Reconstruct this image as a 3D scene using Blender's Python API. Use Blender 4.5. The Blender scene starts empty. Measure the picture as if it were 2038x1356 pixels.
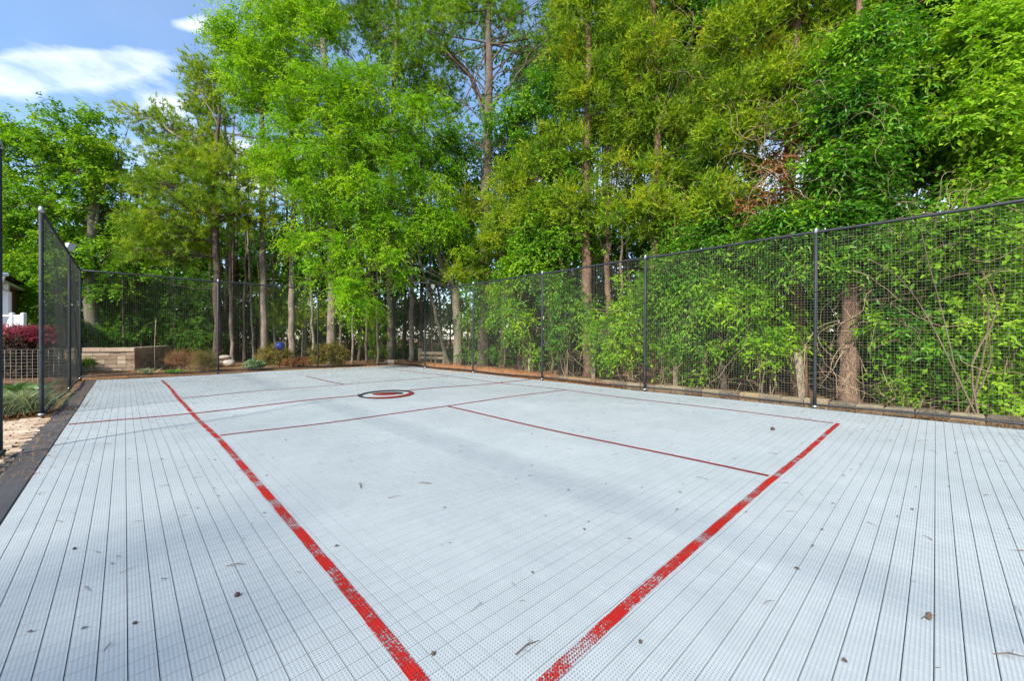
import bpy, math, random
import numpy as np
from mathutils import Matrix, Vector

# ------------------------------------------------------------------ camera, sky, sun, exposure
SC = bpy.context.scene
COL = SC.collection
W, H, F = 2038.0, 1356.0, 806.7
CAM = np.array([-0.724, -0.888, 1.114])
YAW, PITCH, ROLL = math.radians(43.716), math.radians(-0.30), math.radians(0.221)
_cy, _sy, _cp, _sp = math.cos(YAW), math.sin(YAW), math.cos(PITCH), math.sin(PITCH)
FWD = np.array([_sy * _cp, _cy * _cp, _sp])
_r0 = np.array([_cy, -_sy, 0.0]); _u0 = np.cross(_r0, FWD)
RIGHT = math.cos(ROLL) * _r0 + math.sin(ROLL) * _u0
UP = -math.sin(ROLL) * _r0 + math.cos(ROLL) * _u0
cam_d = bpy.data.cameras.new('camera'); cam = bpy.data.objects.new('camera', cam_d); COL.objects.link(cam)
cam_d.sensor_width = 36.0; cam_d.lens = 36.0 * F / W; cam_d.clip_start = 0.05; cam_d.clip_end = 3000
cam.matrix_world = Matrix([[RIGHT[0], UP[0], -FWD[0], CAM[0]], [RIGHT[1], UP[1], -FWD[1], CAM[1]],
                           [RIGHT[2], UP[2], -FWD[2], CAM[2]], [0, 0, 0, 1]])
SC.camera = cam
SC.view_settings.view_transform = 'Standard'; SC.view_settings.look = 'None'
SC.view_settings.gamma = 1.0; SC.view_settings.use_curve_mapping = False
SC.view_settings.exposure = 0.65
SC.cycles.max_bounces = 8; SC.cycles.diffuse_bounces = 4; SC.cycles.glossy_bounces = 2
SC.cycles.transmission_bounces = 4; SC.cycles.transparent_max_bounces = 8; SC.cycles.use_denoising = True
SUN = np.array([-3.46, -1.35, 3.0]); SUN /= np.linalg.norm(SUN)
SUN_EL = math.asin(SUN[2])

def at(u, v, zc):                       # a point of the place seen in direction (u, v) at depth zc
    return CAM + zc * ((u - W / 2) / F * RIGHT - (v - H / 2) / F * UP + FWD)
def ground(u, v, z=0.0):
    d = at(u, v, 1.0) - CAM
    return CAM + d * ((z - CAM[2]) / d[2])

world = bpy.data.worlds.new('World'); SC.world = world; world.use_nodes = True
def build_world():
    nt = world.node_tree; N = nt.nodes; L = nt.links; N.clear()
    out = N.new('ShaderNodeOutputWorld'); bg = N.new('ShaderNodeBackground')
    sky = N.new('ShaderNodeTexSky'); sky.sky_type = 'NISHITA'; sky.sun_disc = False
    sky.sun_elevation = SUN_EL; sky.sun_rotation = math.atan2(SUN[0], SUN[1])
    sky.air_density = 1.0; sky.dust_density = 0.8; sky.ozone_density = 1.6
    tc = N.new('ShaderNodeTexCoord')
    def m(op, a, b=None, c=None):
        n = N.new('ShaderNodeMath'); n.operation = op
        for i, x in enumerate((a, b, c)):
            if x is None: continue
            if isinstance(x, (int, float)): n.inputs[i].default_value = x
            else: L.new(x, n.inputs[i])
        return n.outputs[0]
    sep = N.new('ShaderNodeSeparateXYZ'); L.new(tc.outputs['Generated'], sep.inputs[0])
    zz = m('ADD', m('MAXIMUM', sep.outputs[2], 0.0), 0.18)
    comb = N.new('ShaderNodeCombineXYZ')
    L.new(m('DIVIDE', sep.outputs[0], zz), comb.inputs[0]); L.new(m('DIVIDE', sep.outputs[1], zz), comb.inputs[1])
    nz = N.new('ShaderNodeTexNoise'); nz.inputs['Scale'].default_value = 1.5; nz.inputs['Detail'].default_value = 8
    nz.inputs['Roughness'].default_value = 0.55; L.new(comb.outputs[0], nz.inputs['Vector'])
    veil = m('MULTIPLY_ADD', nz.outputs[0], .16, .0)
    dens = m('MULTIPLY', m('SUBTRACT', nz.outputs[0], 0.66), 3.2)
    n2 = N.new('ShaderNodeTexNoise'); n2.inputs['Scale'].default_value = 7.0; n2.inputs['Detail'].default_value = 8
    n2.inputs['Roughness'].default_value = 0.6
    mp = N.new('ShaderNodeMapping'); mp.inputs['Scale'].default_value = (1, 1, 2.6); L.new(tc.outputs['Generated'], mp.inputs['Vector']); L.new(mp.outputs[0], n2.inputs['Vector'])
    gs = None
    for u, v, su, sv in ((10, 150, 110, 36), (130, 140, 130, 42), (250, 128, 90, 30), (395, 48, 60, 18), (330, 212, 50, 22), (520, 330, 200, 60), (1200, 380, 350, 90), (1600, 400, 350, 90)):
        c = at(u, v, 1.0) - CAM; c /= np.linalg.norm(c)
        e = 20.0; tu = at(u + e, v, 1.0) - CAM; tv = at(u, v + e, 1.0) - CAM
        J = np.stack([tu / np.linalg.norm(tu) - c, tv / np.linalg.norm(tv) - c], 1) / e; G = np.linalg.pinv(J)   # axes of the cloud bank
        vs = N.new('ShaderNodeVectorMath'); vs.operation = 'SUBTRACT'; L.new(tc.outputs['Generated'], vs.inputs[0]); vs.inputs[1].default_value = c
        def dot(a):
            n = N.new('ShaderNodeVectorMath'); n.operation = 'DOT_PRODUCT'; L.new(vs.outputs[0], n.inputs[0]); n.inputs[1].default_value = a
            return n.outputs['Value']
        du = dot(tuple(G[0] / su)); dv = dot(tuple(G[1] / sv))
        r2 = m('ADD', m('MULTIPLY', du, du), m('MULTIPLY', dv, dv)); g = m('EXPONENT', m('MULTIPLY', r2, -0.7))
        gs = g if gs is None else m('ADD', gs, g)
    cum = m('MULTIPLY', m('MULTIPLY_ADD', m('MINIMUM', gs, 1.0), 1.15, m('MULTIPLY_ADD', n2.outputs[0], 2.6, -1.72)), .62)
    dens = m('MAXIMUM', m('MAXIMUM', dens, cum), veil)
    cl = N.new('ShaderNodeClamp'); L.new(dens, cl.inputs[0])
    mx = N.new('ShaderNodeMix'); mx.data_type = 'RGBA'; L.new(cl.outputs[0], mx.inputs['Factor'])
    hs = N.new('ShaderNodeHueSaturation'); hs.inputs['Saturation'].default_value = 1.22; hs.inputs['Value'].default_value = 1.2; L.new(sky.outputs[0], hs.inputs['Color'])
    L.new(hs.outputs[0], mx.inputs['A']); mx.inputs['B'].default_value = (8.2, 8.3, 8.7, 1)
    L.new(mx.outputs['Result'], bg.inputs['Color']); bg.inputs['Strength'].default_value = 0.15
    L.new(bg.outputs[0], out.inputs['Surface'])
build_world()
sun_d = bpy.data.lights.new('sun', 'SUN'); sun_d.energy = 4.9; sun_d.angle = math.radians(4.0); sun_d.color = (1.0, 0.94, 0.82)
sun = bpy.data.objects.new('sun', sun_d); COL.objects.link(sun)
sun.rotation_euler = Vector(SUN).to_track_quat('Z', 'Y').to_euler(); sun.location = (-12, -5, 11)

# ------------------------------------------------------------------ helpers
rng = np.random.default_rng(7)
def nrm(a): return a / np.maximum(np.linalg.norm(a, axis=-1, keepdims=True), 1e-9)

def _c(r): return r[:, None] if np.ndim(r) else r
class MB:
    def __init__(s): s.v = []; s.q = []; s.t = []; s.n = 0; s.qa = []; s.ta = []
    def add(s, v, q=None, t=None, var=None):
        v = np.asarray(v, float).reshape(-1, 3)
        if q is not None and len(q):
            q = np.asarray(q, np.int64).reshape(-1, 4); s.q.append(q + s.n)
            s.qa.append(np.broadcast_to(np.asarray(0.5 if var is None else var, float), (len(q),)))
        if t is not None and len(t):
            t = np.asarray(t, np.int64).reshape(-1, 3); s.t.append(t + s.n)
            s.ta.append(np.broadcast_to(np.asarray(0.5 if var is None else var, float), (len(t),)))
        s.v.append(v); s.n += len(v); return s
    def box(s, lo, hi, jit=0.0, var=None):
        x0, y0, z0 = lo; x1, y1, z1 = hi
        v = np.array([[x0, y0, z0], [x1, y0, z0], [x1, y1, z0], [x0, y1, z0], [x0, y0, z1], [x1, y0, z1], [x1, y1, z1], [x0, y1, z1]], float)
        if jit: v += rng.normal(0, jit, v.shape)
        return s.add(v, [[0, 3, 2, 1], [4, 5, 6, 7], [0, 1, 5, 4], [1, 2, 6, 5], [2, 3, 7, 6], [3, 0, 4, 7]], var=var)
    def bbox(s, lo, hi, b=0.01, jit=0.0, M=None):      # box with chamfered top edges
        x0, y0, z0 = lo; x1, y1, z1 = hi
        v = np.array([[x0, y0, z0], [x1, y0, z0], [x1, y1, z0], [x0, y1, z0], [x0, y0, z1 - b], [x1, y0, z1 - b], [x1, y1, z1 - b], [x0, y1, z1 - b],
                      [x0 + b, y0 + b, z1], [x1 - b, y0 + b, z1], [x1 - b, y1 - b, z1], [x0 + b, y1 - b, z1]], float)
        if jit: v += rng.normal(0, jit, v.shape)
        if M is not None: v = v @ np.asarray(M)[:3, :3].T + np.asarray(M)[:3, 3]
        q = [[0, 3, 2, 1], [8, 9, 10, 11]]
        for a in range(4):
            c = (a + 1) % 4; q += [[a, c, 4 + c, 4 + a], [4 + a, 4 + c, 8 + c, 8 + a]]
        return s.add(v, q)
    def tube(s, pts, rad, sides=6, cap=True, var=None, rough=0.0):
        P = np.asarray(pts, float); k = len(P); R = np.broadcast_to(np.asarray(rad, float), (k,))
        T = nrm(np.gradient(P, axis=0)); ref = np.array([0, 0, 1.0]) if abs(T[0, 2]) < 0.9 else np.array([1.0, 0, 0])
        A = nrm(np.cross(T, ref)); B = np.cross(T, A)
        an = np.arange(sides) * 2 * math.pi / sides
        rr = R[:, None] * (1 + (rng.normal(0, rough, (k, sides)) if rough else 0))
        V = P[:, None] + rr[..., None] * (np.cos(an)[None, :, None] * A[:, None] + np.sin(an)[None, :, None] * B[:, None])
        i = np.arange(k - 1)[:, None] * sides; j = np.arange(sides)[None]; j2 = (j + 1) % sides
        q = np.stack([i + j, i + j2, i + sides + j2, i + sides + j], -1).reshape(-1, 4)
        V = V.reshape(-1, 3); t = None
        if cap:
            V = np.vstack([V, P[0] - T[0] * R[0] * .02, P[-1] + T[-1] * R[-1] * .3]); n = k * sides
            t = [[n, (a + 1) % sides, a] for a in range(sides)] + [[n + 1, n - sides + a, n - sides + (a + 1) % sides] for a in range(sides)]
        return s.add(V, q, t, var)
    def twigs(s, A, B, C, r):                          # many hair-thin bent twigs A->B->C at once
        for P0, P1, ra, rb in ((A, B, r, r * .7), (B, C, r * .7, r * .35)):
            n = len(P0); T = nrm(P1 - P0); X = nrm(np.cross(T, rng.normal(size=(n, 3)))); Y = np.cross(T, X)
            V = np.stack([P0 - X * _c(ra), P0 + X * _c(ra), P1 + X * _c(rb), P1 - X * _c(rb)], 1).reshape(-1, 3)
            s.add(V, np.arange(n * 4).reshape(n, 4))
    def leaves(s, P, D, Nn, L, Wd, var, fold=0.12):
        n = len(P); S = nrm(np.cross(D, Nn)); U = np.cross(S, D); L = np.broadcast_to(L, (n,))[:, None]; Wd = np.broadcast_to(Wd, (n,))[:, None]
        V = np.stack([P, P + D * L * .45 + S * Wd * .5 + U * L * fold, P + D * L - U * L * fold * .5, P + D * L * .45 - S * Wd * .5 + U * L * fold], 1)
        s.add(V.reshape(-1, 3), np.arange(n * 4).reshape(n, 4), var=var)
    def needles(s, P, D, Nn, L, Wd, var):              # narrow pointed blades, one triangle each
        n = len(P); S = nrm(np.cross(D, Nn)); L = np.broadcast_to(L, (n,))[:, None]; Wd = np.broadcast_to(Wd, (n,))[:, None]
        s.add(np.stack([P + S * Wd * .6, P - S * Wd * .6, P + D * L], 1).reshape(-1, 3), None, np.arange(n * 3).reshape(n, 3), var)
    def mesh(s, name, smooth=False):
        me = bpy.data.meshes.new(name); V = np.vstack(s.v)
        Q = np.concatenate(s.q) if s.q else np.zeros((0, 4), np.int64); T = np.concatenate(s.t) if s.t else np.zeros((0, 3), np.int64)
        me.vertices.add(len(V)); me.vertices.foreach_set('co', V.astype(np.float32).ravel())
        nl = Q.size + T.size; me.loops.add(nl); me.loops.foreach_set('vertex_index', np.concatenate([Q.ravel(), T.ravel()]).astype(np.int32))
        npoly = len(Q) + len(T); me.polygons.add(npoly)
        me.polygons.foreach_set('loop_start', np.concatenate([np.arange(len(Q)) * 4, Q.size + np.arange(len(T)) * 3]).astype(np.int32))
        me.polygons.foreach_set('use_smooth', np.full(npoly, bool(smooth)))
        a = me.attributes.new('var', 'FLOAT', 'FACE')
        a.data.foreach_set('value', np.concatenate([*s.qa, *s.ta]).astype(np.float32))
        me.update(calc_edges=True); me.validate(); return me
    def build(s, name, mat, parent=None, smooth=False, loc=None):
        me = s.mesh(name, smooth); me.materials.append(mat)
        o = bpy.data.objects.new(name, me); COL.objects.link(o)
        if loc is not None: o.location = loc
        if parent is not None:
            o.parent = parent
            if parent.type == 'EMPTY' or True: o.matrix_parent_inverse = parent.matrix_world.inverted()
        return o

def tag(o, label=None, cat=None, group=None, kind=None):
    if label: o['label'] = label
    if cat: o['category'] = cat
    if group: o['group'] = group
    if kind: o['kind'] = kind
    return o
def thing(name, label, cat, loc=(0, 0, 0), group=None):
    o = bpy.data.objects.new(name, None); COL.objects.link(o); o.location = tuple(loc); o.empty_display_size = .2
    o.matrix_world = Matrix.Translation(Vector(tuple(float(x) for x in loc)))
    return tag(o, label, cat, group)

# ------------------------------------------------------------------ materials
def new_mat(name):
    m = bpy.data.materials.new(name); m.use_nodes = True; nt = m.node_tree
    b = nt.nodes['Principled BSDF']; return m, nt, b
def set_in(node, i, x, L):
    if isinstance(x, (int, float)): node.inputs[i].default_value = x
    elif isinstance(x, tuple): node.inputs[i].default_value = x
    else: L.new(x, node.inputs[i])
def mth(nt, op, a, b=None, c=None):
    n = nt.nodes.new('ShaderNodeMath'); n.operation = op
    for i, x in enumerate((a, b, c)):
        if x is not None: set_in(n, i, x, nt.links)
    return n.outputs[0]
def noise(nt, vec, scale, detail=4, rough=.55):
    n = nt.nodes.new('ShaderNodeTexNoise'); n.inputs['Scale'].default_value = scale; n.inputs['Detail'].default_value = detail
    n.inputs['Roughness'].default_value = rough
    if vec is not None: nt.links.new(vec, n.inputs['Vector'])
    return n.outputs[0]
def ramp(nt, fac, stops):
    n = nt.nodes.new('ShaderNodeValToRGB'); nt.links.new(fac, n.inputs[0]); e = n.color_ramp.elements
    while len(e) < len(stops): e.new(0.5)
    for k, (p, c) in enumerate(stops): e[k].position = p; e[k].color = (*c, 1) if len(c) == 3 else c
    return n.outputs[0]
def mix(nt, fac, a, b, bt='MIX'):
    n = nt.nodes.new('ShaderNodeMix'); n.data_type = 'RGBA'; n.blend_type = bt
    set_in(n, 'Factor', fac, nt.links)
    for k, x in (('A', a), ('B', b)):
        if isinstance(x, tuple): n.inputs[k].default_value = (*x, 1) if len(x) == 3 else x
        else: nt.links.new(x, n.inputs[k])
    return n.outputs['Result']
def pos(nt): return nt.nodes.new('ShaderNodeNewGeometry').outputs['Position']
def objc(nt): return nt.nodes.new('ShaderNodeTexCoord').outputs['Object']
def bump(nt, b, h, strength=.5, dist=.01):
    n = nt.nodes.new('ShaderNodeBump'); n.inputs['Strength'].default_value = strength; n.inputs['Distance'].default_value = dist
    nt.links.new(h, n.inputs['Height']); nt.links.new(n.outputs[0], b.inputs['Normal'])
def stretch(nt, vec, s):
    n = nt.nodes.new('ShaderNodeMapping'); n.inputs['Scale'].default_value = s; nt.links.new(vec, n.inputs['Vector']); return n.outputs[0]

def mat_leaf(name, stops, trans=.45, rough=.5, spec=.12):
    m, nt, b = new_mat(name); N = nt.nodes; L = nt.links
    at_ = N.new('ShaderNodeAttribute'); at_.attribute_name = 'var'
    n = noise(nt, pos(nt), 1.3, 2)
    f = mth(nt, 'ADD', mth(nt, 'MULTIPLY', at_.outputs['Fac'], .7), mth(nt, 'MULTIPLY_ADD', n, .9, -.3))
    c = ramp(nt, f, stops)
    L.new(c, b.inputs['Base Color']); b.inputs['Roughness'].default_value = rough; b.inputs['Specular IOR Level'].default_value = spec
    tr = N.new('ShaderNodeBsdfTranslucent'); L.new(mix(nt, 1.0, c, (1.25, 1.15, .55), 'MULTIPLY'), tr.inputs[0])
    ms = N.new('ShaderNodeMixShader'); ms.inputs[0].default_value = trans
    L.new(b.outputs[0], ms.inputs[1]); L.new(tr.outputs[0], ms.inputs[2]); L.new(ms.outputs[0], N['Material Output'].inputs[0]); return m
def mat_bark(name, dark, light, sc=1.0, lichen=None, plate=6.0):
    m, nt, b = new_mat(name); p = objc(nt)
    n1 = noise(nt, stretch(nt, p, (16 * sc, 16 * sc, 3.2 * sc)), 1.0, 6, .65); n2 = noise(nt, p, 2.2, 3)
    vo = nt.nodes.new('ShaderNodeTexVoronoi'); vo.feature = 'DISTANCE_TO_EDGE'; nt.links.new(stretch(nt, p, (20 * sc, 20 * sc, plate * sc)), vo.inputs['Vector'])
    cr = ramp(nt, vo.outputs['Distance'], [(0, (0, 0, 0)), (.16, (1, 1, 1))])
    h = mth(nt, 'MULTIPLY', cr, n1)
    c = ramp(nt, mth(nt, 'ADD', mth(nt, 'MULTIPLY', h, .75), mth(nt, 'MULTIPLY', n2, .45)), [(.2, dark), (.75, light)])
    if lichen: c = mix(nt, ramp(nt, noise(nt, p, 5.0, 5), [(.52, (0, 0, 0)), (.62, (1, 1, 1))]), c, lichen)
    nt.links.new(c, b.inputs['Base Color']); b.inputs['Roughness'].default_value = .9; b.inputs['Specular IOR Level'].default_value = .1
    bump(nt, b, h, .9, .03); return m
def mat_plain(name, c, rough=.5, metal=0.0, var=.15, sc=8.0, bs=0.0, spec=.4):
    m, nt, b = new_mat(name); p = objc(nt); n = noise(nt, p, sc, 5)
    lo = tuple(x * (1 - var) for x in c); hi = tuple(min(1, x * (1 + var)) for x in c)
    nt.links.new(ramp(nt, n, [(.3, lo), (.7, hi)]), b.inputs['Base Color']); b.inputs['Roughness'].default_value = rough
    b.inputs['Metallic'].default_value = metal; b.inputs['Specular IOR Level'].default_value = spec
    if bs: bump(nt, b, noise(nt, p, sc * 4, 5), bs, .01)
    return m
def mat_var(name, stops, rough=.8, sc=12.0, bs=.3):     # colour picked by the object's own random value and noise
    m, nt, b = new_mat(name); oi = nt.nodes.new('ShaderNodeObjectInfo'); p = pos(nt)
    f = mth(nt, 'ADD', mth(nt, 'MULTIPLY', oi.outputs['Random'], .55), mth(nt, 'MULTIPLY_ADD', noise(nt, p, sc, 6, .65), .9, -.25))
    nt.links.new(ramp(nt, f, stops), b.inputs['Base Color']); b.inputs['Roughness'].default_value = rough; b.inputs['Specular IOR Level'].default_value = .15
    bump(nt, b, noise(nt, p, sc * 5, 6, .7), bs, .012); return m

def holes(nt, p, cell=.0127):           # small triangular openings moulded into the sports tile: 1 in a hole, 0 on a rib
    sx = nt.nodes.new('ShaderNodeSeparateXYZ'); nt.links.new(p, sx.inputs[0])
    u = mth(nt, 'FRACT', mth(nt, 'DIVIDE', mth(nt, 'ADD', sx.outputs[0], 1.25 + 3.048 + .0063), cell)); v = mth(nt, 'FRACT', mth(nt, 'DIVIDE', mth(nt, 'ADD', sx.outputs[1], 3.1 + 3.048 + .0063), cell))
    du = mth(nt, 'MINIMUM', u, mth(nt, 'SUBTRACT', 1.0, u)); dv = mth(nt, 'MINIMUM', v, mth(nt, 'SUBTRACT', 1.0, v))
    dd = mth(nt, 'MULTIPLY', mth(nt, 'ABSOLUTE', mth(nt, 'SUBTRACT', u, v)), .707)
    d = mth(nt, 'MINIMUM', mth(nt, 'MINIMUM', du, dv), dd)
    return mth(nt, 'MULTIPLY', mth(nt, 'GREATER_THAN', d, .085), mth(nt, 'GREATER_THAN', u, v))
def mat_tile():
    m, nt, b = new_mat('sport_tile'); p = pos(nt)
    n = noise(nt, p, .9, 5); n2 = noise(nt, p, 7, 5); oi = nt.nodes.new('ShaderNodeObjectInfo')
    c = ramp(nt, mth(nt, 'ADD', mth(nt, 'MULTIPLY', n, .7), mth(nt, 'MULTIPLY', n2, .3)), [(.3, (.345, .385, .40)), (.7, (.44, .482, .495))])
    stain = ramp(nt, noise(nt, p, 2.3, 7, .68), [(.60, (0, 0, 0)), (.78, (1, 1, 1))])
    c = mix(nt, mth(nt, 'MULTIPLY', stain, .30), c, (.26, .275, .285))
    q = nt.nodes.new('ShaderNodeVectorMath'); q.operation = 'FLOOR'; q2 = nt.nodes.new('ShaderNodeMapping'); q2.inputs['Location'].default_value = ((1.25 + 3.048) / .3048, (3.1 + 3.048) / .3048, 50.5); q2.inputs['Scale'].default_value = (1 / .3048, 1 / .3048, 1)
    nt.links.new(p, q2.inputs['Vector']); nt.links.new(q2.outputs[0], q.inputs[0]); wn = nt.nodes.new('ShaderNodeTexWhiteNoise'); nt.links.new(q.outputs[0], wn.inputs['Vector'])
    c = mix(nt, mth(nt, 'MULTIPLY', wn.outputs['Value'], .18), c, (.30, .34, .365))
    streak = ramp(nt, noise(nt, stretch(nt, p, (.9, 3.0, 1)), 1.4, 6, .7), [(.50, (0, 0, 0)), (.72, (1, 1, 1))])
    c = mix(nt, mth(nt, 'MULTIPLY', streak, .14), c, (.26, .29, .32))
    hf = holes(nt, p)
    hf = mth(nt, 'MULTIPLY', hf, mth(nt, 'MULTIPLY_ADD', noise(nt, p, 4.0, 4), .9, .35))
    c = mix(nt, mth(nt, 'MULTIPLY', hf, .72), c, (.11, .125, .15))
    nt.links.new(c, b.inputs['Base Color']); b.inputs['Roughness'].default_value = .55; b.inputs['Specular IOR Level'].default_value = .3
    bump(nt, b, mth(nt, 'SUBTRACT', 1.0, hf), .35, .002); return m
def mat_paint(name, c, wear=.5, dark=(.05, .01, .01)):
    m, nt, b = new_mat(name); p = pos(nt)
    hf = holes(nt, p); n1 = noise(nt, p, 3.6, 3); n2 = noise(nt, p, 95, 3, .7)
    worn = ramp(nt, mth(nt, 'ADD', mth(nt, 'MULTIPLY', n1, .60), mth(nt, 'ADD', mth(nt, 'MULTIPLY', n2, .60), mth(nt, 'MULTIPLY', hf, -.06))), [(wear, (0, 0, 0)), (wear + .10, (1, 1, 1))])
    col = mix(nt, noise(nt, p, 25, 4), c, tuple(x * .62 for x in c))
    col = mix(nt, mth(nt, 'MULTIPLY', hf, .75), col, dark)
    nt.links.new(col, b.inputs['Base Color']); b.inputs['Roughness'].default_value = .55; b.inputs['Specular IOR Level'].default_value = .25
    tb = nt.nodes.new('ShaderNodeBsdfTransparent'); ms = nt.nodes.new('ShaderNodeMixShader')
    nt.links.new(mth(nt, 'MULTIPLY', worn, mth(nt, 'MULTIPLY_ADD', hf, -.85, 1.0)), ms.inputs[0]); nt.links.new(b.outputs[0], ms.inputs[1]); nt.links.new(tb.outputs[0], ms.inputs[2])
    nt.links.new(ms.outputs[0], nt.nodes['Material Output'].inputs[0]); return m
def mat_ground():
    m, nt, b = new_mat('leaf_litter_ground'); p = pos(nt)
    f = mth(nt, 'ADD', mth(nt, 'MULTIPLY', noise(nt, p, 1.1, 5), .5), mth(nt, 'MULTIPLY', noise(nt, p, 22, 8, .75), .5))
    c = ramp(nt, f, [(.32, (.05, .032, .02)), (.5, (.17, .10, .055)), (.66, (.30, .18, .09))])
    nt.links.new(c, b.inputs['Base Color']); b.inputs['Roughness'].default_value = .95; b.inputs['Specular IOR Level'].default_value = .05
    bump(nt, b, noise(nt, p, 30, 8, .75), .8, .04); return m
def mat_asphalt():
    m, nt, b = new_mat('asphalt'); p = pos(nt)
    f = mth(nt, 'ADD', mth(nt, 'MULTIPLY', noise(nt, p, 1.6, 5), .6), mth(nt, 'MULTIPLY', noise(nt, p, 120, 3), .4))
    c = ramp(nt, f, [(.3, (.028, .029, .033)), (.7, (.075, .075, .08))])
    c = mix(nt, ramp(nt, noise(nt, p, 3.0, 6, .7), [(.58, (0, 0, 0)), (.75, (.5, .5, .5))]), c, (.13, .115, .10))
    nt.links.new(c, b.inputs['Base Color']); b.inputs['Roughness'].default_value = .85
    bump(nt, b, noise(nt, p, 150, 3), .6, .004); return m

M = {}
M['tile'] = mat_tile(); M['ground'] = mat_ground(); M['asphalt'] = mat_asphalt()
M['red'] = mat_paint('red_paint', (.52, .016, .012), .575, (.09, .006, .006)); M['red_worn'] = mat_paint('red_paint_worn', (.27, .03, .026), .70, (.05, .01, .01))
M['black_paint'] = mat_paint('black_paint', (.025, .028, .038), .76, (.01, .01, .01)); M['white_paint'] = mat_paint('white_paint', (.44, .47, .49), .85, (.3, .3, .3))
M['post'] = mat_plain('black_coated_steel', (.020, .023, .030), .6, .0, .3, 14, .05)
M['cap'] = mat_plain('galvanised_cap', (.40, .42, .45), .35, .7, .15, 20)
M['net'] = mat_plain('sunlit_netting', (.13, .125, .105), .7, 0, .35, 1.5)  # paler than the black netting: light on the strands is painted into the colour
M['net_dark'] = mat_plain('black_netting', (.022, .025, .022), .7, 0, .35, 1.5)
M['wire'] = mat_plain('galvanised_wire', (.42, .42, .40), .5, .4, .2, 5)
M['pine_bark'] = mat_bark('pine_bark', (.05, .036, .028), (.50, .41, .34), .5)
M['grey_bark'] = mat_bark('grey_bark', (.13, .115, .09), (.44, .40, .32), 1.4, (.20, .22, .12))
M['dark_bark'] = mat_bark('dark_bark', (.035, .026, .02), (.20, .155, .12), .6)
M['mid_bark'] = mat_bark('mid_bark', (.04, .03, .024), (.27, .215, .17), .5)
M['cedar_bark'] = mat_bark('cedar_bark', (.13, .075, .05), (.36, .24, .165), 1.0, None, 1.2)
M['pale_bark'] = mat_bark('pale_bark', (.20, .165, .12), (.50, .43, .32), 1.4, (.26, .27, .15))
M['twig'] = mat_plain('twig_bark', (.16, .115, .08), .9, 0, .4, 3, 0, .1)
M['dead_twig'] = mat_plain('dead_twig', (.36, .26, .165), .9, 0, .35, 3, 0, .1)
M['maple'] = mat_leaf('maple_leaf', [(.2, (.06, .19, .010)), (.55, (.17, .37, .014)), (.9, (.36, .54, .025))])
M['elm'] = mat_leaf('elm_leaf', [(.15, (.07, .22, .006)), (.5, (.20, .44, .008)), (.9, (.46, .64, .02))], .5)
M['pine'] = mat_leaf('pine_needle', [(.15, (.06, .16, .016)), (.5, (.20, .34, .02)), (.9, (.46, .54, .035))], .38)
M['pine_dark'] = mat_leaf('pine_needle_dark', [(.15, (.05, .14, .013)), (.5, (.15, .31, .016)), (.9, (.32, .48, .025))], .38)
M['cedar'] = mat_leaf('cedar_foliage', [(.1, (.04, .11, .008)), (.42, (.14, .27, .011)), (.74, (.33, .44, .014)), (.99, (.50, .36, .02))], .35)
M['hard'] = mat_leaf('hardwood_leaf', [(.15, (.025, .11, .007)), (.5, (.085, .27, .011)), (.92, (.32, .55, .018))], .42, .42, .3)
M['lime'] = mat_leaf('lime_leaf', [(.15, (.10, .26, .012)), (.5, (.22, .44, .018)), (.9, (.42, .60, .04))], .5)
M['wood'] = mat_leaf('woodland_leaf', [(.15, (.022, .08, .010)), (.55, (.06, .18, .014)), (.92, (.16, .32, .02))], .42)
M['olive'] = mat_leaf('olive_leaf', [(.15, (.09, .10, .015)), (.5, (.21, .20, .03)), (.9, (.40, .27, .06))], .3)
M['redleaf'] = mat_leaf('red_leaf', [(.15, (.10, .012, .03)), (.5, (.24, .03, .06)), (.9, (.48, .13, .16))], .25)
M['plum'] = mat_leaf('plum_leaf', [(.15, (.03, .018, .018)), (.5, (.075, .05, .035)), (.9, (.14, .12, .06))], .3)
M['brownleaf'] = mat_leaf('dead_leaf', [(.15, (.14, .055, .02)), (.5, (.30, .135, .045)), (.9, (.46, .25, .10))], .25)
M['variegated'] = mat_leaf('variegated_leaf', [(.15, (.06, .15, .04)), (.5, (.17, .28, .10)), (.9, (.50, .55, .36))], .12)
M['lavender'] = mat_leaf('grey_green_leaf', [(.15, (.10, .15, .09)), (.5, (.21, .28, .16)), (.9, (.42, .42, .24))], .3)
M['straw'] = mat_leaf('pine_straw', [(.1, (.17, .075, .03)), (.5, (.38, .18, .075)), (.95, (.58, .36, .17))], .1, .9, .05)
M['straw_bed'] = mat_plain('pine_straw_bed', (.27, .13, .06), .95, 0, .5, 18, .8, .05)
M['block'] = mat_var('concrete_block', [(.1, (.17, .12, .08)), (.5, (.34, .255, .18)), (.95, (.48, .39, .285))])
M['edging'] = mat_var('edging_stone', [(.1, (.07, .058, .04)), (.4, (.17, .145, .105)), (.7, (.26, .21, .13)), (.98, (.30, .18, .05))])
M['paver'] = mat_var('tan_paver', [(.1, (.33, .24, .165)), (.5, (.50, .39, .28)), (.95, (.62, .52, .41))])
M['old_wood'] = mat_bark('weathered_wood', (.26, .19, .12), (.50, .41, .29), 1.2, None, .8)
M['rock'] = mat_var('rock', [(.1, (.20, .16, .12)), (.5, (.38, .32, .26)), (.95, (.55, .49, .42))])
M['white'] = mat_plain('white_trim', (.74, .76, .80), .45, 0, .06, 6)
M['brick'] = mat_plain('brown_brick', (.17, .085, .065), .9, 0, .3, 30, .4)
M['shingle'] = mat_plain('roof_shingle', (.15, .14, .135), .9, 0, .35, 25, .5)
M['soffit'] = mat_plain('cream_fascia', (.62, .57, .50), .6, 0, .08, 6)
M['brown'] = mat_plain('dark_debris', (.075, .045, .03), .9, 0, .4, 40)
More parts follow.
